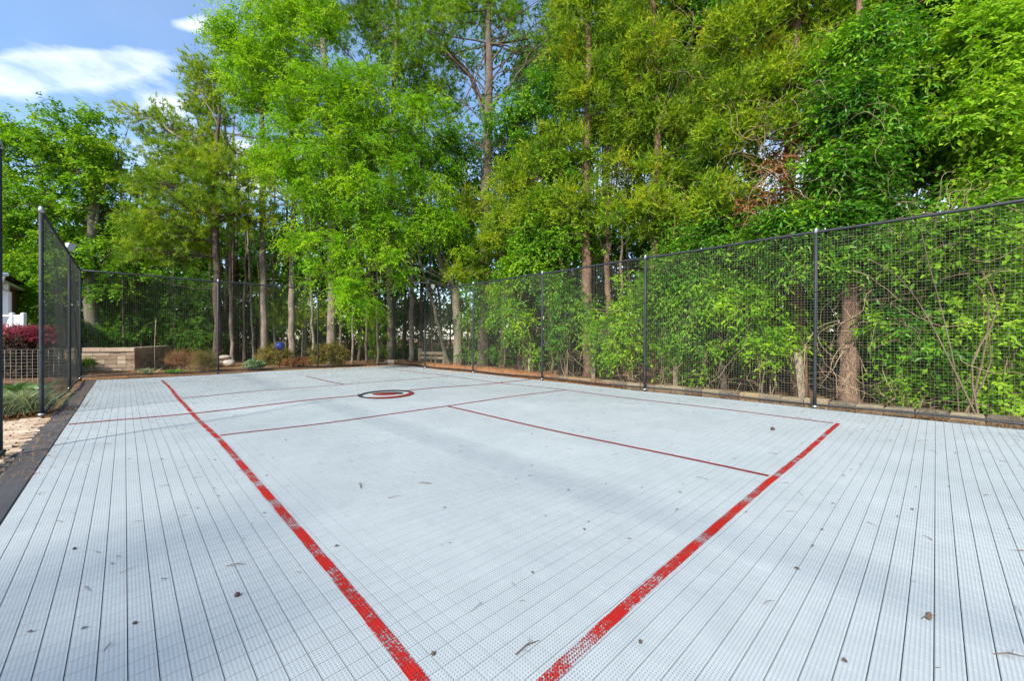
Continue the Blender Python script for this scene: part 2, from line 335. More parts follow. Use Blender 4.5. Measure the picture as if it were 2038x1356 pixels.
M['lamp'] = mat_plain('floodlight_housing', (.62, .62, .62), .4, .2, .1, 10)
M['glass'] = mat_plain('lens', (.45, .5, .55), .1, 0, .05, 4)
mb_, nt_, b_ = new_mat('blue_glass'); b_.inputs['Base Color'].default_value = (.008, .03, .20, 1); b_.inputs['Roughness'].default_value = .08; b_.inputs['Coat Weight'].default_value = .8
nt_.links.new(ramp(nt_, noise(nt_, objc(nt_), 6, 4), [(.4, (.006, .02, .16)), (.7, (.012, .06, .30))]), b_.inputs['Base Color']); M['blue'] = mb_

# ------------------------------------------------------------------ ground, asphalt, court
def hz(x, y):                           # the mat of tiles lies in gentle waves
    x = np.asarray(x, float); y = np.asarray(y, float)
    z = .006 * np.sin(1.1 * x + .7 * y) + .005 * np.sin(.5 * x - 1.7 * y + 1) + .003 * np.sin(2.6 * x + .3 + .5 * y)
    for gx, gy, s, a in ((0.0, 4.5, .75, .028), (0.0, 6.6, .8, -.016), (-.1, 9.2, 1.2, -.02), (-.1, 13.3, 1.4, -.045), (4.6, 6.9, 1.0, .022), (5.6, 6.8, .8, -.014),
                         (3.6, 5.0, 1.2, .008), (1.5, 6.7, .9, .012), (6.2, 13.5, 1.5, .02), (5.6, 4.6, .8, .015)):
        z = z + a * np.exp(-((x - gx) ** 2 + (y - gy) ** 2) / (2 * s * s))
    return z
def sheet(name, mat, x0, x1, y0, y1, z, nx=1, ny=1, fn=None):
    X, Y = np.meshgrid(np.linspace(x0, x1, nx + 1), np.linspace(y0, y1, ny + 1)); Z = np.full_like(X, z) if fn is None else fn(X, Y)
    i = np.arange(ny)[:, None] * (nx + 1) + np.arange(nx)[None]
    mb = MB().add(np.stack([X, Y, Z], -1).reshape(-1, 3), np.stack([i, i + 1, i + nx + 2, i + nx + 1], -1).reshape(-1, 4))
    return tag(mb.build(name, mat, smooth=fn is not None), kind='structure')
def gz(X, Y):
    base = -.09 + 0 * X
    out = np.maximum(np.maximum(X - 8.2, -1.9 - X), np.maximum(Y - 15.3, -6 - Y)); out = np.clip(out, 0, 30)
    return base + np.clip(out, 0, 1) * .07 + np.clip(out, 0, 3) / 3 * .06 * np.sin(X * 1.3) * np.sin(Y * .9 + 1)
sheet('ground', M['ground'], -400, 400, -400, 400, -.16)
sheet('garden_soil', M['ground'], -22, 40, -12, 50, 0, 124, 124, gz)
sheet('asphalt_pad', M['asphalt'], -1.50, 7.52, -6, 14.80, -.02, 30, 60, lambda X, Y: hz(X, Y) - .028 + .004 * np.sin(X * 9) * np.sin(Y * 7))

TS = .3048; CX0 = -1.25; NXT = 28; CY0 = -3.1; NYT = 57; CX1 = CX0 + NXT * TS; CY1 = CY0 + NYT * TS
PAD = TS / 4; GAP = .0029
court = thing('sport_court', None, None); tag(court, kind='structure')
def tile_mesh():
    mb = MB()
    for i in range(4):
        for j in range(4):
            x0, y0 = i * PAD - TS / 2, j * PAD - TS / 2; g = GAP / 2; gx0 = g; gx1 = g
            v = [];
            for zz, q in ((-.014, 0), (-.0006, 0), (0, .0004)):
                v += [[x0 + g + q, y0 + g + q, zz], [x0 + PAD - g - q, y0 + g + q, zz], [x0 + PAD - g - q, y0 + PAD - g - q, zz], [x0 + g + q, y0 + PAD - g - q, zz]]
            f = [[8, 9, 10, 11]]
            for a in range(4):
                c = (a + 1) % 4; f += [[a, c, 4 + c, 4 + a], [4 + a, 4 + c, 8 + c, 8 + a]]
            mb.add(v, f)
    me = mb.mesh('tile'); me.materials.append(M['tile']); return me
TM = tile_mesh(); cells = []
for i in range(NXT):
    for j in range(NYT):
        c = np.array([CX0 + (i + .5) * TS, CY0 + (j + .5) * TS, 0]); d = c - CAM; zc = d @ FWD
        seen = False
        for ox in (-.15, .15):
            for oy in (-.15, .15):
                e = d + [ox, oy, 0]; ze = e @ FWD
                if ze > .2 and abs(e @ RIGHT / ze) < W / 2 / F and abs(e @ UP / ze) < H / 2 / F: seen = True
        cells.append((zc if seen else 1e3 + np.hypot(d[0], d[1]), i, j, c))
cells.sort(key=lambda t: t[0]); far = MB()
for k, (zc, i, j, c) in enumerate(cells):
    if k < 300:
        o = bpy.data.objects.new('tile', TM); COL.objects.link(o); e = .1
        gx = float(hz(c[0] + e, c[1]) - hz(c[0] - e, c[1])) / (2 * e); gy = float(hz(c[0], c[1] + e) - hz(c[0], c[1] - e)) / (2 * e)
        o.matrix_world = Matrix.Translation((c[0], c[1], float(hz(c[0], c[1])))) @ Vector((-gx, -gy, 1)).to_track_quat('Z', 'Y').to_matrix().to_4x4() if False else \
            Matrix([[1, 0, 0, c[0]], [0, 1, 0, c[1]], [gx, gy, 1, float(hz(c[0], c[1]))], [0, 0, 0, 1]])
        mw = Matrix([[1, 0, 0, c[0]], [0, 1, 0, c[1]], [0, 0, 1, float(hz(c[0], c[1]))], [0, 0, 0, 1]])
        o.rotation_mode = 'XYZ'; o.matrix_world = mw; o.rotation_euler = (math.atan(gy), -math.atan(gx), 0); o.parent = court
    else:
        for a in range(4):
            for b in range(4):
                g = GAP / 2; x0 = c[0] - TS / 2 + a * PAD + g; y0 = c[1] - TS / 2 + b * PAD + g; s = PAD - GAP
                X = np.array([x0, x0 + s, x0 + s, x0]); Y = np.array([y0, y0, y0 + s, y0 + s]); Z = hz(X, Y)
                far.add(np.concatenate([np.stack([X, Y, Z], 1), np.stack([X, Y, Z - .014], 1)]), [[0, 1, 2, 3], [0, 4, 5, 1], [1, 5, 6, 2], [2, 6, 7, 3], [3, 7, 4, 0]] if zc < 7 or i in (0, NXT - 1) or j == NYT - 1 else [[0, 1, 2, 3]])
tag(far.build('tile_field', M['tile'], court), kind='stuff')
def strip(name, mat, a, b, w, z=.004, drift=0.0):
    a = np.array(a, float); b = np.array(b, float); n = max(2, int(np.linalg.norm(b - a) / .08)); t = np.linspace(0, 1, n + 1)[:, None]
    P = a + (b - a) * t; d = nrm(b - a); s = np.array([-d[1], d[0]]) * w / 2; P = P + np.array([-d[1], d[0]]) * drift * np.exp(-t * np.linalg.norm(b - a) / .75)
    wob = (rng.normal(0, .0012, (n + 1, 1)))
    A = P + s * (1 + wob / w * 2); B = P - s * (1 - wob / w * 2)
    V = np.concatenate([np.c_[A, hz(A[:, 0], A[:, 1]) + z], np.c_[B, hz(B[:, 0], B[:, 1]) + z]]); i = np.arange(n)
    return MB().add(V, np.stack([i, i + n + 1, i + n + 2, i + 1], 1)).build(name, mat, court)
PW, PL = 6.096, 13.411; NV1, NV2, NET = 4.572, 8.839, 6.706
for mat, a, b, w in (('red', (0, .04), (0, PL), .051), ('red', (-.04, 0), (PW + .04, 0), .051), ('red_worn', (PW, .05), (PW, PL), .045),
                     ('red_worn', (.04, NV1), (PW, NV1), .048), ('red_worn', (.04, NV2), (PW, NV2), .045), ('red_worn', (PW / 2, .04), (PW / 2, NV1 - .03), .048),
                     ('red_worn', (PW / 2, NV2 + .03), (PW / 2, 11.6), .045), ('red_worn', (CX0 + .01, NET), (2.52, NET), .07), ('red_worn', (3.42, NET), (CX1 - .02, NET), .075)):
    strip('painted_line', M[mat], a, b, w, .004, .050 if (a[0] == 0 and b[0] == 0) else (-.045 if (a[1] == 0 and b[1] == 0) else 0))
em = bpy.data.objects.new('painted_emblem', None); COL.objects.link(em); em.parent = court
EC = np.array([2.98, 6.52]); EX = np.array([.72, -.69]); EY = np.array([.69, .72])
def ring(name, mat, th0, th1, ro, ri, z, sx=1, sy=1, off=(0, 0)):
    n = 40; th = np.radians(np.linspace(th0, th1, n + 1)); k = np.linspace(0, 1, n + 1)
    Ro = ro(k) if callable(ro) else np.full(n + 1, ro); Ri = ri(k) if callable(ri) else np.full(n + 1, ri)
    V = []
    for r in (Ro, Ri):
        q = EC + np.outer(off[0] + r * np.cos(th) * sx * .88, EX) + np.outer(off[1] + r * np.sin(th) * sy * 1.0, EY)
        V.append(np.c_[q, hz(q[:, 0], q[:, 1]) + z])
    i = np.arange(n); MB().add(np.concatenate(V), np.stack([i, i + 1, i + n + 2, i + n + 1], 1)).build(name, M[mat], em)
hump = lambda k: np.sin(np.pi * k) ** .7
ring('white_disc', 'white_paint', 0, 360, .52, .0001, .008)
ring('black_swirl', 'black_paint', 15, 215, .555, lambda k: .54 - .20 * hump(k), .012)
ring('black_swirl', 'black_paint', 185, 300, .60, lambda k: .585 - .05 * hump(k), .012)
ring('red_swirl', 'red_worn', 235, 395, lambda k: .56 + .05 * hump(k), lambda k: .54 - .13 * hump(k), .012)
ring('red_center', 'red_worn', 0, 360, .27, .0001, .012, 1.1, .8, (-.02, 0))
ring('black_eye', 'black_paint', -30, 170, .24, lambda k: .20 - .13 * hump(k), .016, 1.1, .8, (.08, .03))
# frame of pad: dark rubber edge strip round the tiles
fr = MB()
for x in (CX0 - .012, CX1 + .012):
    pts = np.array([[x, y, float(hz(x, y)) - .012] for y in np.linspace(CY0, CY1, 60)]); fr.tube(pts, .010, 4, False)
pts = np.array([[x, CY1 + .012, float(hz(x, CY1)) - .012] for x in np.linspace(CX0, CX1, 40)]); fr.tube(pts, .010, 4, False)
fr.build('edge_trim', M['post'], court)

# ------------------------------------------------------------------ litter on the court
def litter():
    mb = MB(); n = 4200
    x = rng.uniform(CX0, CX1, n * 3); y = rng.uniform(CY0, CY1, n * 3)
    w = .06 + .94 * np.clip((y - 5) / 9, 0, 1) ** 1.3 + .55 * np.clip((x - 4.5) / 2.8, 0, 1) ** 2
    k = rng.random(n * 3) < w; x, y = x[k][:n], y[k][:n]; n = len(x)
    an = rng.uniform(0, math.pi * 2, n); ln = rng.uniform(.02, .10, n) * np.where(rng.random(n) < .35, .35, 1); b = rng.normal(0, .25, n)
    P0 = np.c_[x, y, hz(x, y) + .005]; P1 = P0 + np.c_[np.cos(an), np.sin(an), 0 * an] * ln[:, None] * .5 + [0, 0, .004]
    P2 = P1 + np.c_[np.cos(an + b), np.sin(an + b), 0 * an] * ln[:, None] * .5 - [0, 0, .003]
    mb.twigs(P0, P1, P2, rng.uniform(.0012, .0028, n))
    tag(mb.build('pine_needle_litter', M['twig'], None), 'brown pine needles and twig bits scattered over the pale court', 'litter', kind='stuff')
    mb = MB(); n = 420; x = rng.uniform(CX0, CX1, n); y = rng.uniform(CY0, CY1, n); an = rng.uniform(0, 6.3, n)
    mb.leaves(np.c_[x, y, hz(x, y) + .006], np.c_[np.cos(an), np.sin(an), rng.normal(0, .15, n)], nrm(np.c_[rng.normal(0, .3, n), rng.normal(0, .3, n), np.ones(n)]), rng.uniform(.012, .03, n), rng.uniform(.008, .018, n), rng.random(n))
    tag(mb.build('leaf_litter', M['brown'], None), 'tiny dark leaf crumbs scattered over the pale court tiles', 'litter', kind='stuff')
    mb = MB(); n = 5000
    x = np.r_[rng.uniform(-1.55, -1.2, n // 4), rng.uniform(4.0, 7.5, n // 2), rng.uniform(-1.5, 7.5, n - n // 4 - n // 2)]
    y = np.r_[rng.uniform(4.0, 15, n // 4), 14.45 - np.abs(rng.normal(0, .5, n // 2)), rng.uniform(14.25, 14.85, n - n // 4 - n // 2)]
    an = rng.uniform(0, 6.3, n); mb.leaves(np.c_[x, y, hz(x, y) + np.where((x < CX0) | (y > CY1), -.018, .005)], np.c_[np.cos(an), np.sin(an), rng.normal(0, .08, n)], np.tile([0, 0, 1.0], (n, 1)), rng.uniform(.04, .15, n), .004, rng.random(n))
    n = 1800; x = rng.uniform(-3.0, -1.52, n); y = rng.uniform(4, 9, n); an = rng.uniform(0, 6.3, n)
    mb.leaves(np.c_[x, y, np.full(n, -.012)], np.c_[np.cos(an), np.sin(an), rng.normal(.05, .08, n)], np.tile([0, 0, 1.0], (n, 1)), rng.uniform(.04, .14, n), .005, rng.random(n))
    tag(mb.build('pine_straw_litter', M['straw'], None), 'orange pine straw blown against the court edges', 'litter', kind='stuff')
litter()
def debris(label, u, v, kind, size=.05, an=0.0, cat='twig'):
    p = ground(u, v); z = float(hz(p[0], p[1])); mb = MB(); d = np.array([math.cos(an), math.sin(an), 0]); s = np.array([-d[1], d[0], 0])
    p = np.array([p[0], p[1], z])
    if kind == 'nut':
        th = np.linspace(0, math.pi, 7); prof = np.sin(th) * size * .5; pts = p + np.outer(np.cos(th) * size * .55, d) + [0, 0, size * .42]
        mb.tube(pts, np.maximum(prof, .001) * 1.0, 8, True, None, .12)
    else:
        mb.tube([p - d * size * .5 + [0, 0, .006], p + [0, 0, .012] + s * size * .06, p + d * size * .5 + [0, 0, .006]], [size * .018, size * .022, size * .008], 5)
        if kind == 'fork':
            mb.tube([p + [0, 0, .012], p + d * size * .3 + s * size * .22 + [0, 0, .018]], [size * .012, size * .006], 4)
            mb.tube([p - d * size * .2 + [0, 0, .008], p - d * size * .1 - s * size * .25 + [0, 0, .012]], [size * .01, size * .005], 4)
        if kind == 'chip':
            mb.box(p - [size * .3, size * .07, -.004], p + [size * .35, size * .06, .013], .003)
    tag(mb.build({'nut': 'fallen_nut', 'chip': 'bark_chip', 'fork': 'forked_twig', 'twig': 'fallen_twig'}[kind], M['brown'] if kind == 'nut' else M['twig'], None, kind == 'nut'), label, cat)
debris('round dark nut lying left of the long red sideline near the camera', 472, 1187, 'nut', .020, .4, 'nut')
debris('large brown bark chip on the tiles near the right frame edge', 1850, 1233, 'chip', .085, -.5, 'bark chip')
debris('brown pine cone lying between the baseline and the far sideline', 1538, 857, 'nut', .045, 1.0, 'pine cone')
debris('forked twig on open tiles in the middle of the near court', 718, 968, 'fork', .13, 1.2)
debris('curved brown twig right beside the forked twig in mid court', 846, 963, 'fork', .11, 2.2)
debris('forked twig lying between the red sideline and baseline in front', 1050, 1298, 'fork', .11, -.1)
debris('pale thin twig left of the sideline at the lower edge', 470, 1128, 'fork', .09, -.6)
debris('dark nut husk just right of the sideline where its paint is worn', 862, 1308, 'nut', .014, 1.3, 'nut')
debris('dark curled leaf bit near the left court edge', 148, 1095, 'nut', .014, .6, 'leaf')
debris('dark seed lying on the lower left tiles near the bottom', 268, 1240, 'nut', .013, .3, 'seed')
debris('brown twig lying beside the baseline on its outer side', 1530, 1207, 'twig', .06, -.4)
debris('long twig by the right frame edge at the bottom corner', 2012, 1310, 'fork', .10, -.9)
debris('small dark leaf right of the baseline in the foreground', 1275, 1287, 'nut', .013, .2, 'leaf')

# ------------------------------------------------------------------ fences
FX, FY, LX = 7.58, 14.98, -1.58; FH = 2.93
def fence(name, label, A, B, posts, net_mat, net_from=0.0, nr=.00095, caps=True, cell=.045, rail_from=0.0, sag=.015):
    A = np.array(A, float); B = np.array(B, float); Ln = np.linalg.norm(B - A); d = (B - A) / Ln; s = np.array([-d[1], d[0]])
    P = lambda t, z, o=0: np.array([*(A + d * t + s * o), z])
    f = thing(name, label, 'fence', P(0, 0))
    for t in posts:
        mb = MB().tube([P(t, -.12), P(t, .3), P(t, 1.5), P(t, FH - .02)], .026, 10)
        po = mb.build('post', M['post'], f, True)
        MB().tube([P(t, FH - .05), P(t, FH + .0), P(t, FH + .03), P(t, FH + .045)], [.030, .030, .024, .008], 10).build('cap', M['cap'], po, True)
        MB().tube([P(t, -.02), P(t, .012), P(t, .016)], [.038, .038, .028], 10).build('flange', M['cap'], po, True)
        for z in (.9, 1.9): MB().tube([P(t, z), P(t, z + .018)], .033, 8).build('band', M['post'], po, True)
    n = int((Ln - rail_from) / .5) + 1; T = np.linspace(rail_from, Ln, n)
    MB().tube([P(t, FH - .03 + .006 * math.sin(t * 2.1)) for t in T], .024, 8).build('top_rail', M['post'], f, True)
    T2 = np.linspace(net_from, Ln, int((Ln - net_from) / .5) + 1)
    MB().tube([P(t, .035 + .012 * math.sin(t * 1.7), -.03) for t in T2], .020, 6).build('bottom_rail', M['post'], f, True)
    # ties along the top rail
    tb = MB()
    for t in np.arange(rail_from + .3, Ln, .62): tb.tube([P(t - .006, FH - .03), P(t + .006, FH - .03)], .027, 6)
    tag(tb.build('tie_bands', M['post'], f), kind='stuff')
    mb = MB(); wav = lambda t, z: sag * math.sin(t * 1.9 + 1.3 * z) * math.sin(math.pi * min(max(z / FH, 0), 1)) + .004 * math.sin(7 * z + t * 5)
    zs = np.linspace(.03, FH - .05, 9)
    ts = np.arange(net_from, Ln, cell)
    A0 = []; 
    for t in ts:
        jt = rng.normal(0, .004); pts = np.array([P(t + jt + .006 * math.sin(3 * z + t), z, wav(t, z)) for z in zs]); A0.append(pts)
    A0 = np.array(A0)
    mb.strands(A0, nr)
    hh = np.arange(.04, FH - .05, cell); tt = np.linspace(net_from, Ln, max(3, int((Ln - net_from) / .35)))
    A1 = np.array([[P(t, z + .006 * math.sin(t * 2.3 + z * 3) + .004 * math.sin(5 * t), wav(t, z)) for t in tt] for z in hh])
    mb.strands(A1, nr)
    tag(mb.build('netting', net_mat, f), kind='stuff'); return f
def _strands(s, A, r):                   # A: (n strands, k points, 3) -> three-sided prisms
    n, k, _ = A.shape; T = nrm(np.gradient(A, axis=1)); ref = np.array([.31, .52, .79]); X = nrm(np.cross(T, ref)); Y = np.cross(T, X)
    V = np.stack([A + r * (X * math.cos(a) + Y * math.sin(a)) for a in (0, 2.094, 4.189)], 2)
    b = (np.arange(n)[:, None] * k + np.arange(k - 1)[None]).reshape(-1, 1) * 3
    q = np.concatenate([b + np.array([[0, 1, 4, 3]]), b + np.array([[1, 2, 5, 4]]), b + np.array([[2, 0, 3, 5]])])
    s.add(V.reshape(-1, 3), q)
MB.strands = _strands
fr_ = fence('net_fence', 'tall black net fence along the timber edging in front of the vines', (FX, -5.6), (FX, FY), [t + 5.6 for t in (-5.5, -2.55, .5, 3.55, 6.6, 9.65, 12.6)], M['net'])
ff_ = fence('net_fence', 'tall black net fence across the far end of the court', (LX, FY), (FX, FY), [3.02, 6.05, FX - LX], M['net'])
fl_ = fence('net_fence', 'tall black net fence on the left beside the block wall, ending at the gate gap', (LX, 7.93), (LX, FY), [0.0, 4.1, FY - 7.93 - .002], M['net_dark'], cell=.045, nr=.0013)
fn_ = fence('net_fence', 'black fence post and net at the left frame edge before the gate gap', (LX, -5.5), (LX, 5.2), [.2, 10.7], M['net_dark'])

def floodlight(label, p, face, s=.14):
    t = thing('floodlight', label, 'floodlight', p); p = np.array(p, float); f = nrm(np.array(face, float)); r = nrm(np.cross(f, [0, 0, 1])); u = np.cross(r, f)
    def hexa(a, b, w0, h0, w1, h1):
        V = [];
        for c, w, h in ((a, w0, h0), (b, w1, h1)):
            for i, j in ((-1, -1), (1, -1), (1, 1), (-1, 1)): V.append(c + r * w * i + u * h * j)
        return MB().add(V, [[0, 3, 2, 1], [4, 5, 6, 7], [0, 1, 5, 4], [1, 2, 6, 5], [2, 3, 7, 6], [3, 0, 4, 7]])
    k = s / .14; c = p + [0, 0, .16 * k]
    hexa(c - f * .06 * k, c + f * .05 * k, s * .6, s * .45, s, s * .75).build('housing', M['lamp'], t)
    hexa(c + f * .052 * k, c + f * .058 * k, s * .9, s * .65, s * .9, s * .65).build('lens', M['glass'], t)
    MB().tube([p, p + [0, 0, .08 * k], c - f * .05 * k], .014 * k + .002, 6).build('bracket', M['lamp'], t)
floodlight('pale floodlight on top of the left net fence', (LX, 12.05, FH + .02), (.8, -.4, -.35), .105)
floodlight('small white floodlight on the rail near the far corner of the right fence', (FX, 12.05, FH), (-.8, .2, -.3), .10)
floodlight('white lamp fitting on the right fence rail between two posts', (FX, 2.35, FH - .03), (-.3, .9, -.1), .02)
floodlight('white lamp fitting where the right fence rail meets its nearest post in view', (FX, .38, FH - .02), (-.3, .9, .1), .02)

# ------------------------------------------------------------------ stone edging, straw, old posts
ed = thing('stone_edging', 'low row of mossy edging blocks behind the right net fence', 'edging', (7.9, -4, 0))
bl = MB().bbox((-.105, -.165, -.06), (.105, .165, .105), .02).mesh('block'); bl.materials.append(M['edging'])
for k in range(50):
    y = -5.3 + k * .342; o = bpy.data.objects.new('block', bl); COL.objects.link(o)
    o.location = (7.86 + .02 * math.sin(k * 1.3) + rng.normal(0, .006) - 7.9, y + 4, rng.normal(-.012, .008)); o.rotation_euler = (rng.normal(0, .02), rng.normal(0, .03), rng.normal(0, .02)); o.parent = ed
    o.scale = (1, 1, 1.0 + rng.normal(0, .04))
def straw_mound():
    X, Y = np.meshgrid(np.linspace(7.62, 8.05, 9), np.linspace(4.2, 15.2, 150))
    prof = np.sin(np.clip((X - 7.62) / .43, 0, 1) * math.pi) ** .6; fade = np.clip((Y - 4.2) / 4.0, 0, 1)
    Z = -.08 + prof * (.11 + .12 * fade + .02 * np.sin(Y * 5) * np.sin(Y * 2.1 + X * 9)) + rng.normal(0, .007, X.shape)
    nx, ny = 8, 149; i = np.arange(ny)[:, None] * 9 + np.arange(nx)[None]
    tag(MB().add(np.stack([X, Y, Z], -1).reshape(-1, 3), np.stack([i, i + 1, i + 10, i + 9], -1).reshape(-1, 4)).build('pine_straw_mound', M['straw_bed'], None, True), 'orange mound of pine straw heaped along the far part of the right fence', 'pine straw', kind='stuff')
    mb = MB(); n = 14000; k = rng.integers(0, X.size, n); P = np.stack([X.ravel()[k], Y.ravel()[k], Z.ravel()[k]], 1) + rng.normal(0, .03, (n, 3)) * [1, 1, .3]
    an = rng.uniform(0, 6.3, n); mb.leaves(P, nrm(np.c_[np.cos(an), np.sin(an), rng.normal(.1, .25, n)]), np.tile([0, 0, 1.], (n, 1)), rng.uniform(.06, .16, n), .006, rng.random(n))
    n = 9000; x = rng.uniform(-1.5, 7.6, n); y = 15.08 + np.abs(rng.normal(0, 1.1, n)); z = gz(x, y) + .01
    an = rng.uniform(0, 6.3, n); mb.leaves(np.c_[x, y, z], nrm(np.c_[np.cos(an), np.sin(an), rng.normal(.1, .2, n)]), np.tile([0, 0, 1.], (n, 1)), rng.uniform(.06, .16, n), .007, rng.random(n))
    n = 7000; x = 7.60 + np.abs(rng.normal(0, .10, n)); y = rng.uniform(-4, 12, n); z = np.where((x > 7.755) & (x < 7.965), .108, -.02)
    an = rng.uniform(0, 6.3, n); mb.leaves(np.c_[x, y, z], nrm(np.c_[np.cos(an), np.sin(an), rng.normal(.1, .2, n)]), np.tile([0, 0, 1.], (n, 1)), rng.uniform(.05, .13, n), .006, rng.random(n))
    tag(mb.build('loose_pine_straw', M['straw'], None), 'loose orange pine straw lying behind the fences', 'pine straw', kind='stuff')
straw_mound()
def old_post(label, p, h, w=.10, lean=(0, 0), group=None):
    p = np.array([p[0], p[1], -.1]); mb = MB(); a = rng.uniform(0, .5); c, s = math.cos(a) * w / 2, math.sin(a) * w / 2
    base = np.array([[c - s, s + c], [-c - s, -s + c], [-c + s, -s - c], [c + s, s - c]]); V = []
    for t, k in ((0, 1.0), (.45, .98), (.93, .96), (1.0, .82)):
        for b in base: V.append([p[0] + b[0] * k + lean[0] * t, p[1] + b[1] * k + lean[1] * t, p[2] + (h + .1) * t + (rng.normal(0, .012) if t == 1 else 0)])
    q = [[12, 13, 14, 15]]
    for r in range(3):
        for b in range(4): q.append([r * 4 + b, r * 4 + (b + 1) % 4, r * 4 + 4 + (b + 1) % 4, r * 4 + 4 + b])
    tag(mb.add(V, [x[::-1] for x in q]).build('wooden_post', M['old_wood']), label, 'post')
old_post('weathered wooden post behind the net, left of the thick vine-wrapped trunk', (8.2, .78), .88, .115, (-.06, .08))
old_post('weathered wooden post behind the net midway between two fence posts', (8.35, 3.2), .62, .09, (.02, .02))
old_post('weathered wooden post standing in front of the two cedar trunks', (8.35, 5.45), .78, .10, (.0, -.02))
old_post('short wooden post half hidden by a leafy shoot behind the net', (8.3, 7.75), .50, .09)
def little_gate():
    g = thing('wooden_barrier', 'small weathered wooden barrier with two posts by the far right corner', 'barrier', (8.7, 13.9, 0))
    a = np.array([8.45, 14.4]); b = np.array([8.98, 13.35])
    for p in (a, b):
        MB().box((p[0] - .06, p[1] - .06, -.1), (p[0] + .06, p[1] + .06, .62 + rng.normal(0, .03)), .006).build('post', M['old_wood'], g)
    d = b - a
    for z in (.42, .22):
        c = (a + b) / 2; n_ = np.array([-d[1], d[0]]) / np.linalg.norm(d) * .075; V = []
        for p in (a, b):
            for o, zz in ((n_ * .9 - n_ * 2, z), (-n_ * .75, z), (-n_ * .75, z + .12), (n_ * .9 - n_ * 2, z + .12)): V.append([p[0] + o[0], p[1] + o[1], zz + rng.normal(0, .012)])
        MB().add(V, [[0, 1, 2, 3], [7, 6, 5, 4], [0, 4, 5, 1], [1, 5, 6, 2], [2, 6, 7, 3], [3, 7, 4, 0]]).build('rail', M['old_wood'], g)
    for k in (.3, .5, .7):
        p = a + d * k; MB().box((p[0] - .09, p[1] - .05, -.02), (p[0] - .06, p[1] + .05, .36), .008).build('slat', M['old_wood'], g)
little_gate()
def blob(p, r, sq=(1, 1, 1), seed=0, nu=14, nv=9, rough=.12, flat=0):
    g = np.random.default_rng(seed); th = np.linspace(.02, math.pi - .02, nv); ph = np.arange(nu) * 2 * math.pi / nu
    T, Ph = np.meshgrid(th, ph, indexing='ij'); R = r * (1 + rough * (np.sin(2 * Ph + seed) * np.sin(T * 3 + seed * 2) + .6 * g.normal(0, 1, T.shape) * .5))
    V = np.stack([R * np.sin(T) * np.cos(Ph) * sq[0], R * np.sin(T) * np.sin(Ph) * sq[1], R * np.cos(T) * sq[2]], -1) + np.asarray(p)
    i = np.arange(nv - 1)[:, None] * nu; j = np.arange(nu)[None]; j2 = (j + 1) % nu
    return MB().add(V.reshape(-1, 3), np.stack([i + j, i + nu + j, i + nu + j2, i + j2], -1).reshape(-1, 4))
p = ground(795, 722)
tag(MB().bbox((-.45, -.22, -.05), (.45, .22, .13), .02, .012, Matrix.Translation((8.05, 15.75, 0)) @ Matrix.Rotation(-.7, 4, 'Z')).build('stone_slab', M['rock']), 'flat pale stone slab at the far right corner of the court', 'slab')
for k, (u, v, r, sq, lab) in enumerate(((438, 722, .20, (1.3, 1, .7), 'pale rounded rock at the bottom of the small rock pile'), (456, 723, .17, (1.2, 1, .8), 'grey rock leaning at the pile side nearest the pine'),
                                   (447, 712, .16, (1.5, 1, .55), 'flat pale stone lying on top of the small rock pile'))):
    q = at(u, v, 15.6); tag(blob((q[0], q[1], max(q[2], .08)), r, sq, k + 3).build('rock', M['rock'], None, True), lab, 'rock')

# ------------------------------------------------------------------ block retaining wall
def retaining_wall():
    w = thing('retaining_wall', 'low tan block retaining wall behind the far net fence', 'wall', (-.48, 17.4, 0))
    c0 = np.array([-.48, 17.4]); cl = np.array([-3.1, 18.2]); cr = np.array([.62, 20.7]); rows, bh = 6, .133
    # two faces: left (lit) and right (running away)
    cnt = 0
    for a, b in ((c0, cl), (c0, cr)):
        L_ = np.linalg.norm(b - a); d = (b - a) / L_; n_ = np.array([-d[1], d[0]])
        if (n_ @ (np.array([CAM[0], CAM[1]]) - a)) > 0: n_ = -n_
        for r in range(rows):
            t = 0.0; cap = r == rows - 1
            while t < L_ - .05:
                ln = min(rng.choice([.22, .30, .40]) if not cap else .42, L_ - t)
                x0, x1 = t + .004, t + ln - .004; dep = .22
                z0 = -.03 + r * bh; z1 = z0 + bh - .006; off = rng.normal(0, .006) - (.025 if cap else 0); 
                V = []
                for tt, oo, zz in ((x0, off, z0), (x1, off, z0), (x1, dep, z0), (x0, dep, z0), (x0, off + .008, z1), (x1, off + .008, z1), (x1, dep, z1), (x0, dep, z1)):
                    p = a + d * tt + n_ * oo; V.append([p[0] + rng.normal(0, .003), p[1] + rng.normal(0, .003), zz + rng.normal(0, .002)])
                MB().add(V, [[0, 3, 2, 1], [4, 5, 6, 7], [0, 1, 5, 4], [1, 2, 6, 5], [2, 3, 7, 6], [3, 0, 4, 7]]).build('block', M['block'], w)
                t += ln; cnt += 1
    V = [[*c0, .72], [*cl, .72], [-2.6, 20.6, .72], [*cr, .72]]
    n_in = np.array([.02, .12]); 
    MB().add([[-.46, 17.62, .70], [-3.05, 18.42, .70], [-2.6, 20.9, .70], [.42, 20.6, .70]], [[0, 1, 2, 3], [3, 2, 1, 0]]).build('soil', M['ground'], w)
retaining_wall()
tag(MB().tube([(-.02, 16.3, -.05), (-.03, 16.3, .8), (.0, 16.3, 1.68)], .011, 6).build('garden_stake', M['old_wood'], None, True), 'thin pale stake standing in front of the block wall', 'stake')
